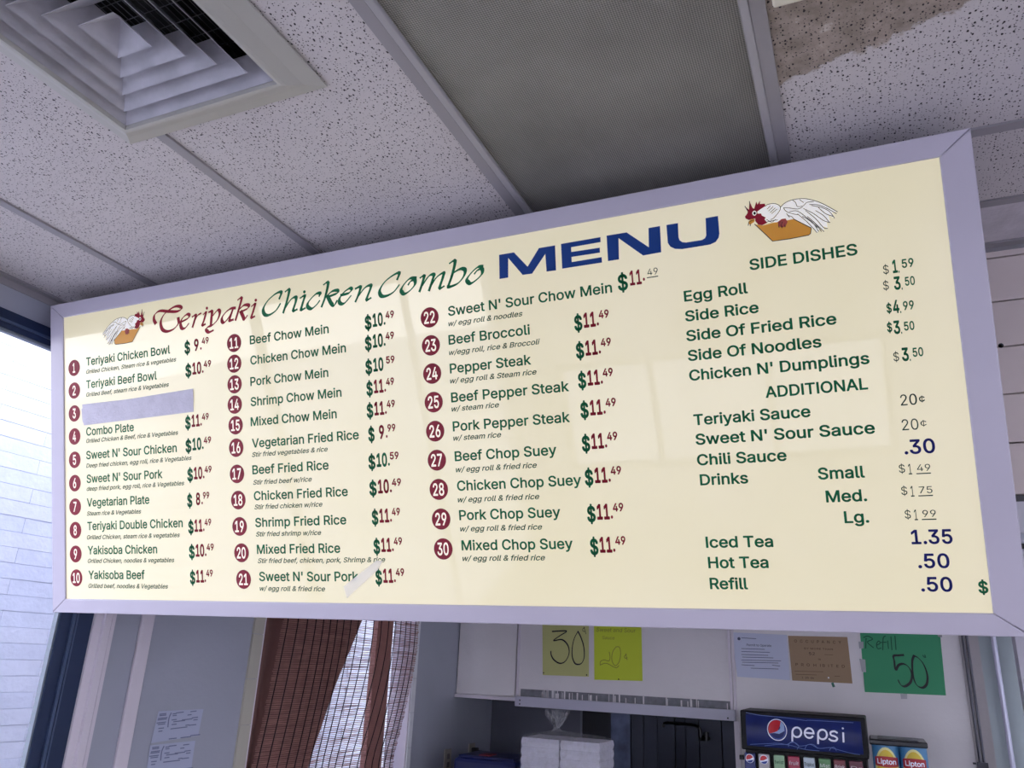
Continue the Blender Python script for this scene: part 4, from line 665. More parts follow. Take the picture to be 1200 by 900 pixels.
# side prices
for (a0, ay, a1, th_, num, n0, ny, n1, ce, c0, cy_, c1) in ((920, 192, 945, 1, '1', 962, 186, 984, '59', 1002, 165, 1055), (920, 262, 945, 1, '3', 968, 260, 998, '50', 1016, 243, 1060), (935, 362, 958, 0, '4', 964, 363, 992, '99', 1008, 350, 1056), (937, 446, 960, 0, '3', 967, 454, 996, '50', 1012, 440, 1058), (965, 575, 990, 1, '3', 1003, 573, 1034, '50', 1050, 555, 1097)):
    seg(fH, '$', a0, ay, a1, .0165, m_dg if th_ else m_green, 'dollar_sign', 0 if th_ else .045)
    seg(fH, num, n0, ny, n1, .0235, m_green, bold=.05); seg(fH, '.', n1+2, ny, n1+7, .02, m_green, 'price_point', .02); seg(fH, ce, c0, cy_, c1, .0160, m_green, 'price_cents', .035)
seg(fH, '20', 997, 770, 1070, .0205, m_dg, bold=-.008); seg(fH, '¢', 1078, 757, 1103, .0125, m_dg, 'cent_sign', 0)
seg(fI, '20', 778, 45, 834, .0205, m_dg, bold=-.008); seg(fI, '¢', 841, 33, 861, .0120, m_dg, 'cent_sign', 0)
seg(fI, '20', 783, 130, 840, .0205, m_dg, bold=-.008); seg(fI, '¢', 846, 117, 867, .0120, m_dg, 'cent_sign', 0)
seg(fI, '.30', 791, 211, 898, .0255, m_nv, bold=.034); seg(fI, '1.35', 815, 519, 957, .0250, m_nv, bold=.034)
seg(fI, '.50', 838, 601, 947, .0250, m_nv, bold=.034); seg(fI, '.50', 848, 681, 957, .0250, m_nv, bold=.034)
for a0, y_, c1_, ce in ((772, 281, 880, '49'), (780, 357, 887, '75'), (792, 438, 899, '99')):
    seg(fI, '$', a0, y_-6, a0+21, .0150, m_dg, 'dollar_sign', -.004); seg(fI, '1', a0+33, y_, a0+45, .0195, m_dg, bold=0); seg(fI, ce, c1_-46, y_-11, c1_, .0125, m_dg, 'price_cents', -.002, u=True)
seg(fI, '$', 1045, 687, 1079, .0200, m_green, 'dollar_sign', .045)

# title in broad-nib script
def script(f, name, strokes, m, w=.0118, t=.0030, ang=36, dots=()):
    bm = bmesh.new()
    for s in strokes: stroke(bm, [f(*p) for p in s], w, t, ang, Z1)
    for d in dots: c = f(*d); disc(bm, c[0], c[1], .0042, .0042, Z1)
    return obj(name, bm, m, ROOT)
q1_ = zm(170, 330, 8.571); q2_ = zm(300, 315, 8.571); q3_ = zm(430, 300, 8.571)
LET = [
 (q1_, m_red, [([(105,415),(90,380),(100,330),(150,295),(240,300),(320,300),(365,275),(350,250),(300,252),(235,290),(185,340),(158,410),(175,480),(225,500),(290,475),(335,420),(335,370)],)],()),
 (q1_, m_red, [([(365,405),(430,370),(445,338),(420,330),(375,370),(357,420),(370,468),(405,465),(440,420)],)],()),
 (q1_, m_red, [([(475,355),(510,337),(495,400),(478,455)],), ([(490,410),(525,345),(562,318)],)],()),
 (q1_, m_red, [([(585,332),(612,308),(597,375),(578,435),(605,428)],)],((622,267),)),
 (q1_, m_red, [([(642,308),(672,300),(668,360),(663,425)],), ([(680,345),(730,287),(752,310),(730,380),(680,435),(635,455),(615,480),(640,508),(685,490)],)],()),
 (q1_, m_red, [([(905,265),(860,272),(810,310),(775,360),(775,400),(800,408),(845,355),(878,295)],), ([(880,285),(860,345),(850,390),(885,382)],)],()),
 (q1_, m_red, [([(932,185),(970,165),(945,270),(910,385)],), ([(935,295),(990,240),(1040,237),(1030,270),(960,305)],), ([(965,305),(985,350),(1000,378),(1028,340)],)],()),
 (q1_, m_red, [([(1070,250),(1105,225),(1088,295),(1070,358),(1100,350)],)],((1113,187),)),
 (q2_, m_green, [([(235,300),(255,235),(200,250),(120,320),(75,400),(85,455),(130,465),(200,420),(245,350)],)],()),
 (q2_, m_green, [([(295,230),(335,212),(310,330),(275,440)],), ([(285,410),(350,310),(400,285),(400,330),(375,418),(412,408)],)],()),
 (q2_, m_green, [([(445,295),(490,270),(470,345),(455,410),(495,395)],)],((487,232),)),
 (q2_, m_green, [([(635,275),(645,247),(600,255),(530,330),(520,380),(560,400),(610,360),(640,320)],)],()),
 (q2_, m_green, [([(680,160),(725,140),(700,270),(660,380)],), ([(690,295),(760,230),(815,217),(815,245),(730,280)],), ([(725,285),(755,345),(785,367),(815,320)],)],()),
 (q2_, m_green, [([(855,265),(930,245),(960,210),(940,197),(880,240),(840,300),(845,345),(890,345),(955,270)],)],()),
 (q2_, m_green, [([(1000,200),(1050,182),(1030,260),(1000,330)],), ([(1012,300),(1090,195),(1150,165),(1150,200),(1112,308),(1155,293)],)],()),
 (q3_, m_green, [([(305,235),(325,172),(270,190),(180,260),(130,345),(145,400),(200,400),(270,360),(325,290)],)],()),
 (q3_, m_green, [([(490,222),(430,228),(370,290),(345,345),(375,380),(430,350),(480,290),(480,242),(440,255),(415,290)],)],()),
 (q3_, m_green, [([(535,220),(575,200),(555,280),(530,355)],), ([(542,320),(620,205),(672,188),(660,240),(625,345)],), ([(640,305),(700,215),(768,170),(765,210),(732,320),(775,303)],)],()),
 (q3_, m_green, [([(830,75),(885,50),(860,180),(815,310)],), ([(850,200),(870,170),(940,130),(985,140),(975,200),(920,270),(850,305),(815,310)],)],()),
 (q3_, m_green, [([(1160,105),(1110,115),(1040,180),(1005,240),(1040,275),(1100,240),(1155,180),(1155,130),(1110,145),(1080,180)],)],()),
]
for f, m_, ss, dots in LET:
    script(f, 'title_letter', [s[0] for s in ss], m_, dots=dots)

# MENU in wide block capitals
fJ = zm(570, 240, 4.138)
def blk(pts):
    bm = bmesh.new(); poly(bm, [fJ(*p) for p in pts], Z1); return obj('title_letter', bm, m_blue, ROOT)
blk([(62,243),(134,231),(200,300),(255,210),(333,197),(338,318),(292,324),(286,238),(222,334),(176,340),(106,258),(106,353),(64,360)])
blk([(362,190),(553,157),(554,181),(411,206),(412,229),(550,208),(551,232),(413,253),(414,278),(559,254),(561,280),(368,310)])
blk([(583,150),(680,134),(788,206),(786,113),(842,103),(848,230),(760,246),(641,162),(643,265),(590,273)])
blk([(873,98),(929,89),(932,158),(937,172),(950,181),(968,183),(1045,171),(1060,162),(1066,148),(1063,65),(1123,54),(1130,140),(1126,160),(1112,180),(1085,193),(950,215),(915,214),(892,203),(880,185)])

# rooster over a golden tray, twice
fK = zm(860, 220, 8.571)
def rooster(T, lbl):
    def sh(nm, pts, m, z, par, n=0):
        bm = bmesh.new(); P = [T(*p) for p in pts]
        if n: P = [tuple(p) for p in smooth_pts(P, n, True)[:-1]]
        poly(bm, P, z); return obj(nm, bm, m, par)
    body = sh('rooster_picture', [(235,240),(300,190),(340,172),(400,160),(440,172),(470,195),(520,150),(600,120),(700,110),(790,125),(900,165),(1035,240),(985,250),(1010,305),(950,275),(965,340),(935,345),(940,405),(905,385),(900,435),(865,410),(840,450),(760,390),(600,315),(440,345),(330,350),(270,300)], m_rw, Z1, ROOT)
    body['label'] = lbl
    sh('tray', [(210,368),(290,380),(400,352),(450,345),(600,315),(778,405),(770,462),(750,478),(560,515),(390,538)], m_gold, Z2, body)
    sh('head', [(112,290),(135,260),(140,240),(112,188),(152,222),(157,138),(188,205),(205,212),(225,140),(238,170),(262,132),(262,165),(310,160),(318,185),(270,215),(235,240),(235,262),(275,260),(280,280),(322,300),(308,318),(335,352),(285,378),(245,372),(215,335),(215,310),(150,325),(118,310)], m_red, Z2, body)
    sh('beak', [(145,345),(175,315),(212,318),(205,345),(160,375)], m_gold, Z3, body)
    bm = bmesh.new(); c = T(207, 257); disc(bm, c[0], c[1], .0042, .0052, Z3); e_ = obj('eye', bm, m_rw, body)
    bm = bmesh.new(); disc(bm, c[0]+.0004, c[1]-.0003, .0024, .0032, Z3+.0004); obj('pupil', bm, m_bl, body)
    sh('foot', [(440,345),(480,315),(520,310),(540,345),(520,390),(480,400),(450,385)], mat('foot_red', (170, 70, 60), .5), Z3, body)
    bm = bmesh.new(); sw = .0012
    for p in ([(320,185),(345,168),(400,160),(445,172),(468,200),(455,240),(400,305),(370,320)], [(470,195),(520,150),(600,120),(700,110),(790,125),(900,165),(1040,243)],
        [(500,200),(560,205),(640,215),(690,195)],[(500,205),(530,240),(600,265),(640,270)],[(590,125),(620,150),(640,190),(700,180),(730,150),(800,140)],
        [(560,240),(640,235),(730,300),(800,360),(850,440)],[(640,265),(720,330),(790,400),(835,450)],[(700,210),(800,260),(900,330),(965,350)],[(720,230),(820,310),(900,400),(940,410)],
        [(780,180),(880,200),(960,240),(1010,305)],[(760,170),(850,175),(950,215),(1030,262)],[(820,230),(900,280),(960,350)],[(740,290),(830,370),(905,440)],[(800,340),(850,400),(880,440)],
        [(850,200),(920,260),(1000,290)],[(330,345),(390,330),(440,325)],[(330,320),(380,345),(420,320)],[(540,280),(580,290),(600,312)],[(530,260),(560,300)],
        [(335,215),(365,185)],[(350,235),(395,190)],[(365,250),(415,205)],[(380,260),(435,215)],[(660,120),(700,150)],[(690,290),(760,330),(840,400)]):
        stroke(bm, [T(*q) for q in p], sw, None, 0, Z2, n=4)
    for p in ([(210,368),(390,538),(560,515),(750,478),(770,462),(778,405),(600,315)],):
        stroke(bm, [T(*q) for q in p], sw*1.3, None, 0, Z3, sm=False)
    for p in ([(455,400),(450,365),(470,340)],[(485,405),(478,370),(490,345)],[(515,395),(510,360)],[(150,345),(175,335),(205,325)],[(145,380),(150,350)],[(165,385),(170,360)],[(112,188),(140,235)],[(157,138),(165,200)]):
        stroke(bm, [T(*q) for q in p], sw*1.2, None, 0, Z3, n=3)
    obj('ink_lines', bm, m_bl, body)
rooster(fK, 'rooster picture facing left')
# left one mirrors it: fit to its own corners
a_r = fK(112, 290); b_r = fK(1040, 243); c_r = fK(390, 538); d_r = fK(160, 138)
fL = zm(100, 350, 12)
la = fL(838, 285); lb = fL(245, 500); lc = fL(665, 610); ld = fL(800, 155)
A_ = np.array([[a_r[0], a_r[1], 1], [b_r[0], b_r[1], 1], [c_r[0], c_r[1], 1], [d_r[0], d_r[1], 1]])
Sx = np.linalg.lstsq(A_, np.array([la[0], lb[0], lc[0], ld[0]]), rcond=None)[0]; Sy = np.linalg.lstsq(A_, np.array([la[1], lb[1], lc[1], ld[1]]), rcond=None)[0]
def TL(x, y):
    p = fK(x, y); v = np.array([p[0], p[1], 1]); return (v@Sx, v@Sy)
rooster(TL, 'rooster picture facing right')

# masking tape over line 3 and a scrap of clear tape
def film(name, label, cat, pts, m, th, z0=ZP+.0012):
    P = [bp_(*p) for p in pts]; cxm = sum(p[0] for p in P)/len(P); cym = sum(p[1] for p in P)/len(P)
    loc = O3+np.array([1, 0, 0])*cxm+ey*cym+nrm*z0
    o = thing(name, label, cat, tuple(loc), (PI/2+TH, 0, 0)); bm = bmesh.new()
    a = [bm.verts.new((p[0]-cxm, p[1]-cym, 0)) for p in P]; f = bm.faces.new(a)
    r = bmesh.ops.extrude_face_region(bm, geom=[f]); vs = [v for v in r['geom'] if isinstance(v, bmesh.types.BMVert)]; bmesh.ops.translate(bm, verts=vs, vec=(0, 0, th))
    return o, bm
tapes = (([(97,474),(150,468),(227,455.5),(227.4,471),(160,482),(98,492)], 0, 'upper strip of lavender masking tape stuck over menu line three'),
         ([(96,479),(140,476),(226.8,460.5),(227.2,482.5),(160,491),(99,498.5),(97,493)], 1, 'lower strip of lavender masking tape stuck over menu line three'))
m_tape = mat('masking_tape', (198, 194, 206), .7, bump=.5, bscale=160, mottle=.08, mscale=30)
for pts, k, lb_ in tapes:
    o, bm = film('masking_tape', lb_, 'tape', pts, m_tape, .0004, ZP+.0010+.0007*(1-k)); o2 = obj('tape_strip', bm, m_tape, o)
m_ct = mat('clear_tape', (250, 246, 238), .25, alpha=.45)
o, bm = film('clear_tape', 'scrap of clear tape across the sign beside item twenty-one price', 'tape', [(403,687),(441,657),(449,657),(443,668),(407,701)], m_ct, .0003)
obj('tape_strip', bm, m_ct, o)

# ================================================================ BAMBOO BLIND
bd = thing('bamboo_blind', 'brown woven bamboo roll blind hanging over the far left window', 'blind', (XL+.03, 3.3, 2.25))
bo = Vector(bd.location)
m_spl = mat('bamboo_splint', (156, 110, 102), .6, mottle=.2, mscale=30); m_cord = mat('dark_cord', (30, 18, 24), .8)
def blx(y, z): return XL+.035+.012*math.sin(y*9)+.006*math.sin(z*5)
def b_l(z): return 2.80-.10*max(0, (1.72-z))
def b_r_(z): t = max(0, min(1, (1.68-z)/.55)); return 3.95-.16*t**1.5
bm = bmesh.new(); random.seed(11); z = 1.0
while z < 2.24:
    pitch = .0082; hgt = pitch*random.choice((.42, .5, .55, .62)); tilt = .0
    ya, yb = b_l(z)-random.uniform(0, .008), b_r_(z)+random.uniform(0, .012); N = 16; pr = None
    j = [random.uniform(-.0012, .0012) for _ in range(N+1)]
    for k in range(N+1):
        y = ya+(yb-ya)*k/N; x = blx(y, z); zz = z+j[k]*.8+(.004*math.sin(y*2+z*9))
        hh = hgt*(1+random.uniform(-.35, .35))/2
        v = [bm.verts.new((x-bo.x+dx, y-bo.y, zz-bo.z+s*hh)) for dx, s in ((.001, -1), (.001, 1), (-.001, 1), (-.001, -1))]
        if pr:
            for e in range(4): bm.faces.new((pr[e], pr[(e+1) % 4], v[(e+1) % 4], v[e]))
        pr = v
    z += pitch
o = obj('splints', bm, m_spl, bd); o['kind'] = 'stuff'
for k in range(19):
    f = (k+.35)/19; bm = bmesh.new(); P = []
    for q in range(24):
        z = 1.0+1.24*q/23; y = b_l(z)+(b_r_(z)-b_l(z))*f; P.append((blx(y, z)+.003-bo.x, y-bo.y, z-bo.z))
    tube(bm, P, .0023, 6); obj('cord', bm, m_cord, bd)
obj('head_rail', B(-.02, .02, 2.78-bo.y, 3.97-bo.y, -.01, .03), m_spl, bd)
# curtain drawn behind the blind
cu = thing('brown_curtain', 'dark brown cloth hanging behind the near half of the bamboo blind', 'curtain', (XL+.0, 3.0, 2.28))
bm = bmesh.new(); rows_ = []
for q in range(30):
    z = .82+1.45*q/29
    zr = z-CZ
    ye = np.interp(zr, [-.78, -.447, -.13, .159, .7], [3.08, 3.165, 3.30, 3.46, 3.70])
    row = []
    for k in range(41):
        y = 2.735+(ye-2.735)*k/40; row.append(bm.verts.new((.0+.008*math.sin(k*1.1)-.012, y-3.0, z-2.28)))
    rows_.append(row)
for q in range(29):
    for k in range(40): bm.faces.new((rows_[q][k], rows_[q][k+1], rows_[q+1][k+1], rows_[q+1][k]))
o = obj('cloth', bm, mat('brown_cloth', (116, 82, 78), .9), cu, True); solidify(o, .002)
obj('curtain_rod', B(-.008, .008, -.26, .72, -.012, .004), m_black, cu)

# ================================================================ PAPERS
def paper(name, label, cat, plane, quad, rgb, rough=.7):
    """thin sheet on a wall; returns root Empty (at first corner) and pixel->local mapper"""
    if plane == 'y':
        off = YB-.0045; ex = np.array([1, 0, 0]); rt = (PI/2, 0, 0); f0 = lambda x, y: on_y(x, y, off); U = lambda p: (p[0], p[2])
    else:
        off = XL+.004; rt = (PI/2, 0, PI/2); f0 = lambda x, y: on_x(x, y, off); U = lambda p: (p[1], p[2])
    P3 = [f0(*q) for q in quad]; c = sum(P3)/4; o = thing(name, label, cat, tuple(c), rt); uc = U(c)
    loc = lambda x, y: (U(f0(x, y))[0]-uc[0], U(f0(x, y))[1]-uc[1])
    bm = bmesh.new(); Q = [loc(*q) for q in quad]; N = 8; g_ = []
    for i in range(N+1):
        for j in range(N+1):
            s, t = i/N, j/N
            p = [(Q[0][a]*(1-s)+Q[1][a]*s)*(1-t)+(Q[3][a]*(1-s)+Q[2][a]*s)*t for a in (0, 1)]
            curl = .004*(abs(s-.5)*2)**4*(abs(t-.5)*2)**4 
            g_.append(bm.verts.new((p[0], p[1], -.0008+curl*.2)))
    for i in range(N):
        for j in range(N):
            a = i*(N+1)+j; bm.faces.new((g_[a], g_[a+N+1], g_[a+N+2], g_[a+1]))
    s_ = obj('sheet', bm, mat(name+'_'+label[:12].replace(' ', '_'), rgb, rough), o); solidify(s_, .0003)
    return o, loc
def pen(o, loc, strokes, w, m, t=None, ang=40, k=1, org=(0, 0), nm='handwriting', z=0.0):
    for s in strokes:
        bm = bmesh.new(); stroke(bm, [loc(org[0]+p[0]/k, org[1]+p[1]/k) for p in s], w, t, ang, z, n=5); obj('pen_stroke', bm, m, o)
def tack(o, loc, x, y, m=m_bl, r=.004):
    p = loc(x, y); bm = bmesh.new(); bmesh.ops.create_icosphere(bm, subdivisions=2, radius=r, matrix=Matrix.Translation((p[0], p[1], .001)) @ Matrix.Diagonal((1, 1, .5, 1))); obj('pushpin', bm, m, o)
pk = (620, 720); kk = 7.5
o, lc_ = paper('price_paper', 'olive yellow paper with a large handwritten 30 cents', 'paper', 'y', [(635.5, 722), (690, 726), (690, 793), (636, 791)], (196, 196, 130))
pen(o, lc_, [[(205,150),(330,146),(275,185),(215,230),(290,222),(340,270),(352,340),(320,410),(270,430),(220,400),(196,360),(192,325)], [(430,150),(398,210),(380,290),(380,370),(400,425),(430,440),(465,425),(485,370),(480,280),(455,200),(430,150)]], .0085, m_bl, .0045, 60, kk, pk)
pen(o, lc_, [[(490,118),(472,128),(475,148),(492,150)], [(482,110),(500,172)]], .003, m_bl, None, 0, kk, pk)
tack(o, lc_, 637, 788.5); tack(o, lc_, 687.5, 791)
o, lc_ = paper('price_paper', 'neon yellow-green paper with faint handwriting about sauce, right of the olive one', 'paper', 'y', [(696, 728), (751.5, 731), (753, 798), (696.5, 796.5)], (206, 220, 62))
m_fp = mat('faint_pencil', (140, 146, 60), .7)
a = lc_(699, 740); b2 = lc_(745, 742); text('handwriting', o, 'Sweet and Sour', a[0], a[1], .021, m_fp, width=b2[0]-a[0], z=0, bold=-.01, shear=.1)
a = lc_(706, 749); b2 = lc_(720, 749.5); text('handwriting', o, 'Sauce', a[0], a[1], .017, m_fp, width=b2[0]-a[0], z=0, bold=-.01, shear=.1)
pen(o, lc_, [[(625,445),(628,415),(660,400),(700,410),(712,380),(705,330)], [(625,445),(680,430),(760,468),(790,450)], [(765,285),(735,330),(728,400),(755,450),(790,420),(805,350),(795,290),(765,285)], [(855,350),(838,370),(845,385),(862,380)], [(850,345),(862,400)]], .0035, m_fp, None, 0, kk, pk)
tack(o, lc_, 725, 796)
pg = (1000, 740)
o, lc_ = paper('price_paper', 'green poster paper with a handwritten Refill 50 cents', 'paper', 'y', [(1007.5, 738), (1101.5, 741), (1108.5, 815), (1013.5, 811)], (62, 152, 108))
pen(o, lc_, [[(585,276),(530,280),(472,288),(480,350),(495,452),(530,395),(590,380),(650,420),(685,500),(672,590),(610,642),(560,630),(525,570)], [(710,285),(692,340),(692,450),(710,560),(750,635),(815,658),(862,610),(865,500),(820,380),(760,310),(710,285)]], .012, m_bl, .0035, -50, 10, pg)
pen(o, lc_, [[(150,80),(145,195)], [(120,70),(170,55),(225,90),(165,125),(235,190)], [(278,160),(315,135),(295,112),(272,150),(285,200),(325,195)], [(375,55),(350,80),(345,215)], [(325,130),(385,125)], [(402,110),(412,200)], [(440,62),(452,215)], [(488,55),(500,212)], [(815,280),(830,300),(848,302)], [(838,275),(845,305)]], .0045, mat('green_ink', (24, 84, 60), .7), None, 0, 10, pg)
tk = mat('tape_patch', (200, 198, 206), .3, alpha=.6)
for q in ([(1006, 752), (1012, 752), (1012, 760), (1007, 760)], [(1007, 772), (1014, 773), (1015, 788), (1010, 787)], [(1098, 739), (1104, 740), (1104, 747), (1099, 746)], [(1055, 813), (1063, 813), (1063, 819), (1056, 819)]):
    bm = bmesh.new(); poly(bm, [lc_(*p) for p in q], .0004); obj('tape_piece', bm, tk, o)
o, lc_ = paper('permit_paper', 'white printed permit taped on the wall left of the brown card', 'paper', 'y', [(857, 741), (922, 744), (926, 797), (864, 793)], (200, 204, 226))
m_pr = mat('grey_print', (84, 88, 116), .7)
a = lc_(875, 757); b2 = lc_(904, 758); text('print_title', o, 'Permit to Operate', a[0], a[1], .011, m_pr, width=b2[0]-a[0], z=0, bold=.02)
bm = bmesh.new()
for y_, x0_, x1_2 in ((747.5, 869, 886), (760, 869, 896), (763.5, 869, 902), (767, 869, 900), (770, 870, 906), (773.5, 869, 915), (776, 870, 912), (779, 869, 884), (779.5, 905, 914), (783, 880, 912)):
    stroke(bm, [lc_(x0_, y_), lc_(x1_2, y_+1)], .0028, None, 0, 0, sm=False)
obj('print_lines', bm, m_pr, o)
bm = bmesh.new(); c_ = lc_(866, 748.5); disc(bm, c_[0], c_[1], .008, .008, 0, n=14); obj('seal', bm, m_pr, o)
o, lc_ = paper('occupancy_card', 'brown kraft occupancy limit card between the white permit and green paper', 'sign', 'y', [(923.5, 745), (993, 746.5), (999, 801), (928.5, 797.5)], (160, 134, 106))
m_br = mat('brown_print', (84, 60, 44), .7)
f6 = lambda x, y: lc_(915+x/12.86, 735+y/12.86)
def kt(s, x0, y0, x1, y1, h, sp=1.0, bold=.01, m=m_br):
    a = f6(x0, y0); b3 = f6(x1, y1); text('print', o, s, a[0], (a[1]+b3[1])/2, h, m, width=b3[0]-a[0], z=0, bold=bold, sp=sp)
kt('OCCUPANCY', 205, 238, 910, 240, .0135, 1.9); kt('BY MORE THAN', 355, 335, 785, 345, .009, 1.1); kt('52', 425, 415, 515, 422, .013, 1, 0, m_bl); kt('is', 565, 495, 605, 497, .009); kt('PROHIBITED', 225, 582, 965, 610, .013, 1.9)
bm = bmesh.new()
for x0_, y0_, x1_3, y1_3 in ((660, 412, 785, 418), (210, 662, 640, 672), (225, 710, 540, 720), (810, 738, 890, 740)): stroke(bm, [f6(x0_, y0_), f6(x1_3, y1_3)], .0016, None, 0, 0, sm=False)
obj('print_lines', bm, m_br, o)
kt('1  20  04', 320, 778, 500, 775, .009, 1, 0, m_bl)
p = f6(720, 762); tack(o, lambda x, y: p, 0, 0, mat('white_pin', (235, 235, 235), .4), .004)
tb = bmesh.new(); pp = f6(780, 850); stroke(tb, [pp, (pp[0]+.004, pp[1]-.012)], .012, None, 0, 0, sm=False); obj('tape_piece', tb, mat('green_scrap', (50, 110, 90), .5), o)
# forms on the left wall
for quad, lb_, k in (([(186, 833.5), (238.5, 831), (232.5, 862), (177, 871)], 'upper printed form taped on the grey wall left of the blind', 0), ([(176, 873.5), (229, 868), (221, 925), (168, 930)], 'lower printed form taped on the grey wall, below another form', 1)):
    o, lc_ = paper('taped_form', lb_, 'paper', 'x', quad, (176, 182, 206))
    bm = bmesh.new(); ox, oy = (170, 825) if k == 0 else (161.5, 864)
    random.seed(20+k)
    for (xa, ya, xb) in ((205, 145, 295), (205, 165, 295), (185, 205, 310), (180, 225, 300), (165, 268, 290), (180, 290, 280), (190, 345, 260), (190, 385, 240), (390, 140, 440), (440, 125, 540), (390, 165, 440), (640, 108, 720), (600, 155, 650), (375, 225, 440), (400, 250, 560), (520, 225, 660), (660, 195, 740), (680, 225, 735), (375, 290, 440), (570, 300, 620), (620, 300, 715), (360, 350, 590), (335, 492, 440), (500, 475, 640), (640, 445, 770)):
        dy = (xb-xa)*-.12
        stroke(bm, [lc_(ox+xa/12, oy+ya/12), lc_(ox+xb/12, oy+(ya+dy)/12)], .0035, None, 0, 0, sm=False)
    stroke(bm, [lc_(ox+365/12, oy+130/12), lc_(ox+335/12, oy+200/12), lc_(ox+320/12, oy+320/12)], .005, None, 0, 0)
    obj('print_lines', bm, mat('pale_print', (116, 120, 150), .7), o)

# ================================================================ CONDUIT
ca = on_y(1128.5, 747, YB-.02); cb = on_y(1151, 900, YB-.02); cc = on_y(1133.5, 747, YB-.02)
cd = thing('wall_conduit', 'pair of thin grey pipes running down the wall right of the green paper', 'pipe', (ca[0], YB-.01, 0))
for k, dx in enumerate((0, .0165)):
    bm = bmesh.new(); tube(bm, [(ca[0]+dx, YB-.010, 1.0), (ca[0]+dx, YB-.010, 2.45)], .0062, 10); obj('pipe', rel(cd, bm), mat('pipe_grey', (98, 98, 108), .4, metal=.3), cd)
zb = on_y(1150, 893, YB)[2]
bm = B(ca[0]-.014, ca[0]+.03, YB-.022, YB, zb-.03, zb); obj('coupling', rel(cd, bm), mat('coupling_dark', (70, 70, 80), .5), cd)
bm = B(ca[0]-.03, ca[0]+.04, YB-.004, YB, zb-.012, zb-.004); obj('strap', rel(cd, bm), mat('coupling_dark', (70, 70, 80)), cd)
struct('trim_8', B(.385, Xe+.003, YB-.008, YB, 0, 2.5), mat('corner_board', (176, 170, 172), .6, bump=.3, bscale=30))

# ================================================================ COUNTERS AND WHAT STANDS ON THEM
ct = thing('kitchen_counter', 'kitchen counter along the back wall under the drink dispenser', 'counter', (0, 4.2, 0))
obj('worktop', B(-2.29, .45, 3.45-4.2, YB-.016-4.2, .87, .90), mat('worktop', (130, 128, 132), .35), ct)
obj('cabinet_base', B(-2.28, .43, 3.5-4.2, YB-.016-4.2, .0, .87), m_trim, ct)

# drink dispenser
YD = 4.02
tl = on_y(867, 831, YD); tr = on_y(1014, 842, YD)
zt = (tl[2]+tr[2])/2; xl, xr = tl[0], tr[0]
dd = thing('drink_dispenser', 'black soda fountain with a blue header sign and row of flavor buttons', 'drink dispenser', ((xl+xr)/2, YD+.2, .9))
mb = mat('dispenser_black', (8, 8, 14), .5, spec=.3)
zp0 = on_y(880, 880, YD)[2]
obj('header_case', rel(dd, B(xl, xr, YD, YD+.3, on_y(870, 878, YD)[2], zt, bev=.006)), mb, dd)
obj('body', rel(dd, B(xl+.012, xr-.012, YD+.03, YD+.42, .90, zt-.06)), mb, dd)
P0 = on_y(874, 835.5, YD); P1 = on_y(1008.5, 847, YD); P2 = on_y(1009, 885, YD); P3 = on_y(875, 872.5, YD)
px0, px1 = P0[0], P1[0]; pz1 = (P0[2]+P1[2])/2; pz0 = (P2[2]+P3[2])/2
bm = bmesh.new(); N = 14; rowv = []
for i in range(N+1):
    t = i/N; z = pz0+(pz1-pz0)*t; y = YD-.004-.016*(1-(2*t-1)**2)
    rowv.append([bm.verts.new((x-dd.location.x, y-dd.location.y, z-dd.location.z)) for x in (px0, px1)])
for i in range(N): bm.faces.new((rowv[i][0], rowv[i][1], rowv[i+1][1], rowv[i+1][0]))
for side in (0, 1): bm.faces.new([r[side] for r in rowv]+[])
hp = obj('header_panel', bm, mat('header_blue', (8, 30, 100), .4, mottle=.25, mscale=14), dd)
ds = bpy.data.objects.new('header_artwork', None)
# artwork as thin film shapes standing on the convex panel
def onp(x, y):                                   # pixel on the header plane -> local x, z
    p = on_y(x, y, YD-.012); return (p[0], p[2])
def film_y(name, par, polys, m, yy, lift=0):
    bm = bmesh.new()
    for P in polys:
        vs = []
        for (x, z) in P:
            t = (z-pz0)/(pz1-pz0); yv = YD-.0045-.016*(1-(2*t-1)**2)-lift if yy is None else yy
            vs.append(bm.verts.new((x-par_loc(par).x, yv-par_loc(par).y, z-par_loc(par).z)))
        f = bm.faces.new(vs); bmesh.ops.triangulate(bm, faces=[f])
    return obj(name, bm, m, par)
def par_loc(p):
    v = Vector(p.location)
    while p.parent: p = p.parent; v = v+Vector(p.location)
    return v
fP = lambda x, y: onp(860+x/5, 820+y/5)
def ribbon(P, w, n=6, closed=False):
    b_ = bmesh.new(); stroke(b_, P, w, None, 0, 0, n=n, closed=closed)
    out = [[(v.co.x, v.co.y) for v in f.verts] for f in b_.faces]; b_.free(); return out
def cap(c, r): return [[(c[0]+r*math.cos(2*PI*k/14), c[1]+r*math.sin(2*PI*k/14)) for k in range(14)]]
m_lg = mat('logo_white', (222, 224, 238), .3, emit=(220, 225, 255), es=.12); m_lr = mat('logo_red', (196, 36, 48), .3); m_lb = mat('logo_blue', (18, 50, 140), .3)
def ell(c, rx, rz, a0=0, a1=2*PI, n=28): return [(c[0]+rx*math.cos(a0+(a1-a0)*k/n), c[1]+rz*math.sin(a0+(a1-a0)*k/n)) for k in range(n+(0 if a1-a0 >= 2*PI-.01 else 1))]
gc = fP(254, 176); rx = abs(fP(312, 176)[0]-fP(196, 176)[0])/2; rz = abs(fP(254, 112)[1]-fP(254, 240)[1])/2
film_y('globe_rim', dd, [ell(gc, rx, rz)], m_lg, None, .0006)
film_y('globe_disc', dd, [ell(gc, rx*.9, rz*.9)], m_lb, None, .0012)
up_ = ell(gc, rx*.88, rz*.88, math.radians(35), math.radians(205), 20)
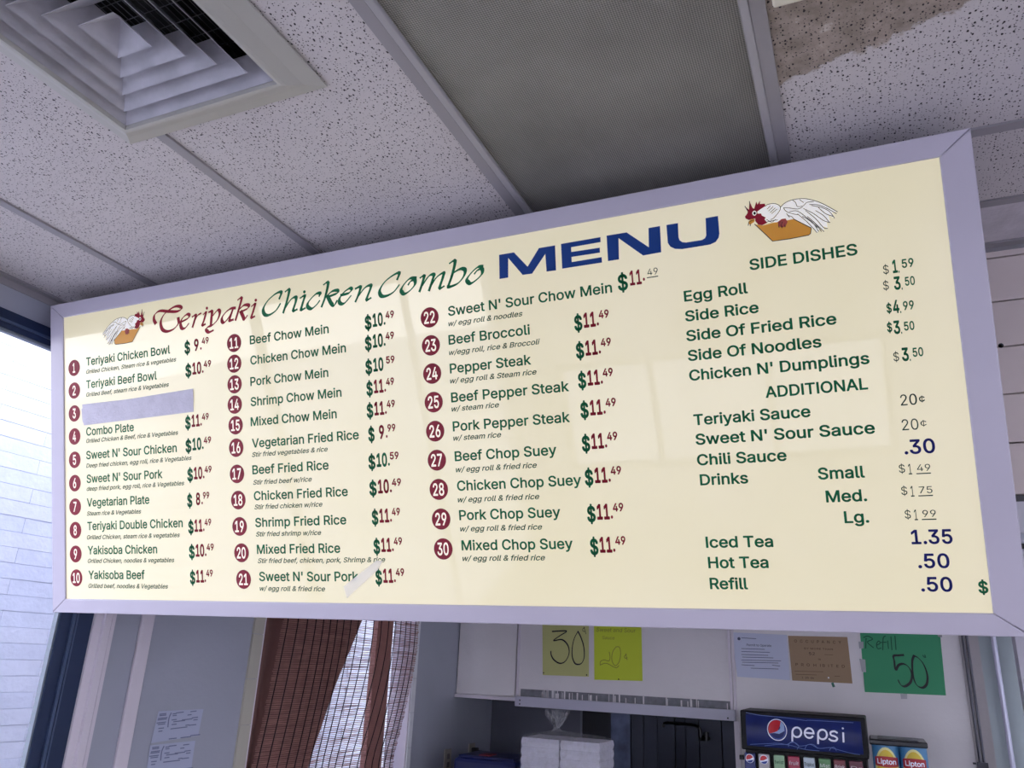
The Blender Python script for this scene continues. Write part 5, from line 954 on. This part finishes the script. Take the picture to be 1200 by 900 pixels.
film_y('globe_wave', dd, [up_+[(gc[0]-rx*.3, gc[1]-rz*.30), (gc[0]+rx*.2, gc[1]-rz*.35), (gc[0]+rx*.75, gc[1]-rz*.05)]], mat('globe_pale', (150, 172, 216), .3), None, .0018)
rd = ell(gc, rx*.88, rz*.88, math.radians(62), math.radians(205), 20)
film_y('globe_cap', dd, [rd+[(gc[0]-rx*.4, gc[1]-rz*.28), (gc[0]+rx*.05, gc[1]-rz*.1), (gc[0]+rx*.3, gc[1]+rz*.35)]], m_lr, None, .0024)
PW = .0075
def letr(strs):
    P = []
    for s, cl in strs:
        q = [fP(*p) for p in s]; P += ribbon(q, PW, 6, cl); P += cap(q[0], PW/2)+cap(q[-1], PW/2)
    film_y('logo_letter', dd, P, m_lg, None, .001)
def circ(x, y, r, ry, sk=.06, a0=0, a1=360, n=12): return [(x+r*math.cos(math.radians(a0+(a1-a0)*k/n)), y-ry*math.sin(math.radians(a0+(a1-a0)*k/n))+sk*r*math.cos(math.radians(a0+(a1-a0)*k/n))) for k in range(n+1)]
letr([(circ(370, 190, 26, 28, a0=0, a1=360), False), ([(344, 190), (343, 240)], False)])
letr([(circ(442, 195, 26, 28, a0=-40, a1=-360), False), ([(416, 192), (468, 197)], False)])
letr([(circ(520, 203, 26, 28), False), ([(494, 203), (494, 255)], False)])
letr([([(604, 192), (588, 184), (568, 190), (570, 206), (592, 214), (606, 226), (596, 240), (572, 238), (560, 230)], False)])
letr([([(641, 195), (643, 245)], False)]); letr([([(638, 167), (639, 168)], False)])
# bubbles and waves along the lower edge of the sign
wv = []
for s in ([(70,76),(110,84),(160,92),(300,106),(420,122),(450,121),(700,135)], [(95,262),(180,258),(260,255),(310,262),(345,245),(380,270),(420,268),(450,262),(500,285),(560,280),(600,290),(690,315),(738,322)], [(180,270),(300,262),(420,292),(500,300)], [(415,290),(430,265),(465,262),(490,285)], [(560,298),(570,282),(590,280),(600,300)], [(320,275),(325,255),(355,250),(380,270),(370,290)]):
    wv += ribbon([fP(*p) for p in s], .0022, 6)
film_y('bubble_art', dd, wv, mat('bubble_pale', (130, 150, 205), .25), None, .001)['kind'] = 'stuff'
zf = on_y(871, 882, YD)[2]
btn = (((58, 120), (24, 40, 110), 'p', (20, 60, 150)), ((140, 204), (178, 172, 178), 'p', (70, 60, 90)), ((230, 292), (150, 190, 150), 'twist', (30, 90, 60)), ((313, 380), (170, 50, 80), 'fruit', (240, 230, 235)),
       ((405, 470), (190, 205, 215), 'Tropical', (20, 50, 60)), ((495, 562), (90, 140, 90), 'Mist', (230, 235, 230)), ((582, 650), (120, 50, 60), 'Brisk', (230, 220, 220)), ((672, 752), (110, 56, 70), 'Dr', (220, 200, 210)))
for k, ((xa, xb), col, tx, tcx) in enumerate(btn):
    a = onp(860+xa/5, 820+(308+(xa-58)*.0785)/5); b3 = onp(860+xb/5, 820+(308+(xa-58)*.0785)/5)
    ttop = a[1]-.002
    o = obj('flavor_button', rel(dd, B(a[0], b3[0], YD+.0, YD+.05, ttop-.14, ttop, bev=.003)), mat('flavor_%d' % k, col, .3), dd)
    cxb = (a[0]+b3[0])/2; wB = b3[0]-a[0]
    if tx == 'p':
        film_y('emblem', dd, [ell((cxb, ttop-.022), wB*.40, wB*.40)], m_lg, YD-.001)
        film_y('emblem', dd, [ell((cxb, ttop-.022), wB*.34, wB*.34, math.radians(20), math.radians(200), 14)+[(cxb, ttop-.025)]], m_lr, YD-.0016)
        film_y('emblem', dd, [ell((cxb, ttop-.024), wB*.33, wB*.33, math.radians(215), math.radians(350), 14)], m_lb, YD-.0016)
    else:
        co, fs = text_mesh(tx, .02, 0.1); co = co.copy(); W_ = co[:, 0].max()-co[:, 0].min(); co[:, 0] = (co[:, 0]-co[:, 0].min()-W_/2)*(wB*.86/W_)+cxb-dd.location.x; zz = co[:, 1]*.014+ttop-.034-dd.location.z
        me = bpy.data.meshes.new('flavor_name'); me.from_pydata(np.stack([co[:, 0], np.full(len(co), YD-.001-dd.location.y), zz], 1).tolist(), [], fs); link('flavor_name', me, mat('fl_t_%d' % k, tcx, .4), dd)
for x in (xl-.006,):
    obj('hinge', rel(dd, B(x-.008, x+.01, YD+.01, YD+.03, zf-.03, zf-.012)), mb, dd)

# twin tea dispenser
YT = 4.0
ta = on_y(1020, 872, YT); tb_ = on_y(1086.5, 873, YT); tz = ta[2]
te = thing('tea_dispenser', 'twin iced tea dispenser with black lid and yellow labels, right of the soda fountain', 'drink dispenser', ((ta[0]+tb_[0])/2, YT+.12, .9))
tw = tb_[0]-ta[0]; tcx = te.location.x
bm = bmesh.new()
v0 = [(-tw/2, -.12), (tw/2, -.12), (tw/2, .12), (-tw/2, .12)]
zl = on_y(1020, 866, YT)[2]
obj('lid', rel(te, B(ta[0]-.004, tb_[0]+.002, YT-.004, YT+.25, tz-.002, zl+.002, bev=.006)), mat('lid_black', (30, 32, 40), .25), te)
obj('lid_inset', rel(te, B(ta[0]+.03, tb_[0]-.03, YT+.03, YT+.22, zl+.002, zl+.004)), mat('lid_grey', (66, 68, 74), .35), te)
m_can = mat('label_blue', (72, 132, 178), .35); m_y1 = mat('label_cream', (226, 220, 150), .4); m_y2 = mat('label_yellow', (214, 184, 44), .4)
for k in (0, 1):
    cxk = ta[0]+tw*(.26+.49*k); r = tw*.245; bm = bmesh.new()
    bmesh.ops.create_cone(bm, segments=36, radius1=r, radius2=r, depth=tz-.93, cap_ends=True, matrix=Matrix.Translation((cxk-te.location.x, YT+r+.004-te.location.y, (tz+.93)/2-te.location.z)))
    can = obj('canister', bm, m_can, te, False)
    for nm, rad, m_, lft, zc_, ry_ in (('label_halo', r*.86, m_y1, .0008, -.100, .092), ('label_sun', r*.70, m_y2, .0016, -.092, .074)):
        bm = bmesh.new(); vs = []
        for q in range(28):
            a = 2*PI*q/28; xx_ = rad*math.cos(a); zz_ = tz+zc_+ry_*math.sin(a)
            vs.append(bm.verts.new((cxk+xx_-te.location.x, YT+r+.004-math.sqrt(max(0, r*r-xx_*xx_))-lft-te.location.y, zz_-te.location.z)))
        f = bm.faces.new(vs); bmesh.ops.triangulate(bm, faces=[f]); obj(nm, bm, m_, can)
    zb0 = on_y(1040, 893, YT)[2]
    def wrap(x, lft): return YT+r+.004-math.sqrt(max(0, r*r-(x-cxk)**2))-lft-te.location.y
    bm = bmesh.new(); pv = None
    for q in range(17):
        xx_ = cxk-r*.82+r*1.64*q/16; bulge = .004*(1-abs(q/8-1)**2)
        v = [bm.verts.new((xx_-te.location.x, wrap(xx_, .003), zb0+s*(.017+bulge)-te.location.z)) for s in (-1, 1)]
        if pv: bm.faces.new((pv[0], v[0], v[1], pv[1]))
        pv = v
    obj('label_banner', bm, mat('banner_red', (168, 24, 36), .35), can)
    co, fs = text_mesh('Lipton', .03, 0); co = co.copy(); W_ = co[:, 0].max()-co[:, 0].min(); xw_ = (co[:, 0]-co[:, 0].min()-W_/2)*(r*1.35/W_)+cxk
    yw = np.array([wrap(x, .004) for x in xw_]); me = bpy.data.meshes.new('label_word')
    me.from_pydata(np.stack([xw_-te.location.x, yw, co[:, 1]*.019+zb0-.0085-te.location.z], 1).tolist(), [], fs); link('label_word', me, m_lg, can)

# wrapped foam boxes
YS = 3.62
sa = on_y(608, 900, YS); sb_ = on_y(702, 900, YS); szt = on_y(650, 866, YS)[2]
m_foam = mat('white_foam', (188, 186, 200), .6)
cw = (sb_[0]-sa[0]-.008)/2
for k in (0, 1):
    cx0 = sa[0]+.003+k*(cw+.004)
    n_b = 9
    for q in range(n_b):
        ztop = szt-.004-q*.0385
        o = thing('foam_box', 'white foam takeout box, %s of the %s stack in the clear bag' % (('topmost', 'second from the top', 'third from the top', 'fourth from the top', 'fifth from the top', 'sixth from the top', 'third from the bottom', 'second from the bottom', 'lowest')[q], 'left' if k == 0 else 'right'), 'box', (cx0+cw/2, YS+.12, ztop-.038), group='foam boxes in the clear bag')
        if q == 0 and k == 0:
            bm = bmesh.new()
            for (s0, z0, s1, z1) in ((.965, 0, 1, .016), (1, .016, 1, .022), (1, .022, .965, .0375)):
                ring_ = []
                A = [(-cw/2*s0, -.11*s0), (cw/2*s0, -.11*s0), (cw/2*s0, .11*s0), (-cw/2*s0, .11*s0)]; B_ = [(-cw/2*s1, -.11*s1), (cw/2*s1, -.11*s1), (cw/2*s1, .11*s1), (-cw/2*s1, .11*s1)]
                va = [bm.verts.new((*p, z0)) for p in A]; vb = [bm.verts.new((*p, z1)) for p in B_]
                for e in range(4): bm.faces.new((va[e], va[(e+1) % 4], vb[(e+1) % 4], vb[e]))
                if z0 == 0: bm.faces.new(va[::-1])
                if z1 > .03: bm.faces.new(vb)
            base_o = obj('shell', bm, m_foam, o); base_me = base_o.data
        else: link('shell', base_me, None, o)
        
bag = thing('plastic_bag', 'clear plastic bag tied at the top around the stacks of foam boxes', 'bag', ((sa[0]+sb_[0])/2, YS+.12, .9))
m_bag = bpy.data.materials.new('clear_plastic'); m_bag.use_nodes = True; n = m_bag.node_tree.nodes; L = m_bag.node_tree.links
for x in list(n):
    if x.type != 'OUTPUT_MATERIAL': n.remove(x)
out = [x for x in n if x.type == 'OUTPUT_MATERIAL'][0]
tr_ = n.new('ShaderNodeBsdfTransparent'); gl = n.new('ShaderNodeBsdfGlossy'); gl.inputs['Roughness'].default_value = .12; df = n.new('ShaderNodeBsdfDiffuse'); df.inputs['Color'].default_value = (.75, .77, .85, 1)
m1 = n.new('ShaderNodeMixShader'); m1.inputs[0].default_value = .5; L.new(gl.outputs[0], m1.inputs[1]); L.new(df.outputs[0], m1.inputs[2])
m2 = n.new('ShaderNodeMixShader'); nz = n.new('ShaderNodeTexNoise'); nz.inputs['Scale'].default_value = 25; nz.inputs['Detail'].default_value = 6; nz.inputs['Distortion'].default_value = 2
g_ = n.new('ShaderNodeNewGeometry'); L.new(g_.outputs['Position'], nz.inputs['Vector']); rr = n.new('ShaderNodeMapRange'); rr.inputs[1].default_value = .35; rr.inputs[2].default_value = .75; rr.inputs[3].default_value = .02; rr.inputs[4].default_value = .30
L.new(nz.outputs['Fac'], rr.inputs[0]); L.new(rr.outputs[0], m2.inputs[0]); L.new(tr_.outputs[0], m2.inputs[1]); L.new(m1.outputs[0], m2.inputs[2]); L.new(m2.outputs[0], out.inputs['Surface'])
bpn = n.new('ShaderNodeBump'); bpn.inputs['Strength'].default_value = 1; bpn.inputs['Distance'].default_value = .01; L.new(nz.outputs['Fac'], bpn.inputs['Height']); L.new(bpn.outputs[0], gl.inputs['Normal'])
bm = bmesh.new(); random.seed(5); hw_ = (sb_[0]-sa[0])/2+.006; prev = None; NS = 48
zt_l = szt-.9
prof = [(.0, 1.0), (.15, 1.02), (zt_l*.8, 1.01), (zt_l-.03, 1.0), (zt_l+.004, .95), (zt_l+.012, .7), (zt_l+.02, .35), (zt_l+.028, .10), (zt_l+.038, .05), (zt_l+.055, .10), (zt_l+.08, .20), (zt_l+.105, .28)]
for i, (z, s) in enumerate(prof):
    r_row = []
    for k in range(NS):
        a = 2*PI*k/NS; c, s2 = math.cos(a), math.sin(a)
        ex_ = .28 if s > .6 else .8
        x = hw_*s*math.copysign(abs(c)**ex_, c); y = .128*s*math.copysign(abs(s2)**ex_, s2)
        j = .003 if s > .6 else .012*(1 if z > zt_l+.045 else .5)
        off = -.06 if s < .3 else (-.03 if s < .5 else 0)
        zj = random.uniform(-.02, .02) if i == len(prof)-1 else 0
        r_row.append(bm.verts.new((x+off*.9+random.uniform(-j, j), y+random.uniform(-j, j), z+zj)))
    if prev:
        for k in range(NS): bm.faces.new((prev[k], prev[(k+1) % NS], r_row[(k+1) % NS], r_row[k]))
    prev = r_row
obj('film', bm, m_bag, bag, True)

# blue box behind, outlet, plug and faucet
ba = on_y(531, 890, 4.15); bb = on_y(604, 893, 4.15)
bbx = thing('blue_box', 'dark blue rounded-top box left of the wrapped foam boxes', 'box', ((ba[0]+bb[0])/2, 4.3, .9))
bt = on_y(560, 887, 4.15)[2]
obj('case', rel(bbx, B(ba[0], bb[0], 4.15, 4.45, .9, bt-.01, bev=.02)), mat('case_blue', (20, 32, 96), .4), bbx)
obj('lid', rel(bbx, B(ba[0]+.02, bb[0]-.02, 4.17, 4.43, bt-.012, bt+.002, bev=.005)), mat('case_blue_dark', (16, 26, 84), .4), bbx)
p_ = on_y(567, 887, 4.2); obj('red_mark', rel(bbx, B(p_[0]-.03, p_[0]+.03, 4.2, 4.3, bt+.001, bt+.006)), mat('mark_red', (150, 30, 50), .5), bbx)
for (pa, pb, lb_) in (((520, 879), (532, 910), 'wall outlet plate on the grey side wall right of the blind'), ((549, 872), (559, 900), 'wall outlet plate with a black plug above the blue box')):
    a = on_x(pa[0], pa[1], XL+.01); b3 = on_x(pb[0], pa[1]+1, XL+.01)
    o = thing('wall_outlet', lb_, 'outlet', (XL, (a[1]+b3[1])/2, a[2]-.06)); wy = .04 
    obj('cover_plate', B(0, .008, -wy, wy, -.06, .06, bev=.002), mat('outlet_cream', (176, 170, 160), .45), o)
    for dz_ in (-.022, .022): obj('socket', B(.008, .0105, -.016, .016, dz_-.014, dz_+.014, bev=.001), mat('outlet_dark', (120, 116, 110), .5), o)
    if 'plug' in lb_:
        pc = bmesh.new(); bx(pc, .0105, .045, -.018, .018, .008, .038, bev=.004); tube(pc, [(.04, 0, .022), (.07, .01, .02), (.085, .02, -.02), (.09, .03, -.08), (.10, .04, -.2)], .005, 8); obj('plug', pc, m_bl, o)
fa = thing('pot_filler_faucet', 'black swing-arm faucet on the dark steel panels', 'faucet', tuple(on_y(828, 857, 4.98)))
fl = Vector(fa.location); pt = lambda x, y, Y=4.93: tuple(Vector(on_y(x, y, Y))-fl)
bm = bmesh.new(); tube(bm, [pt(777, 852), pt(778, 848), pt(783, 847), pt(800, 848.5), pt(812, 850), pt(819, 852), pt(821, 857), pt(821, 864)], .0085, 10)
obj('arm', bm, mat('faucet_black', (12, 12, 16), .3), fa)
bm = bmesh.new(); tube(bm, [pt(820, 865), pt(829, 865, 4.96), pt(829, 865, 4.984)], .014, 10); tube(bm, [pt(828, 858), pt(828, 868)], .011, 10); obj('valve', bm, mat('faucet_black', (12, 12, 16)), fa)
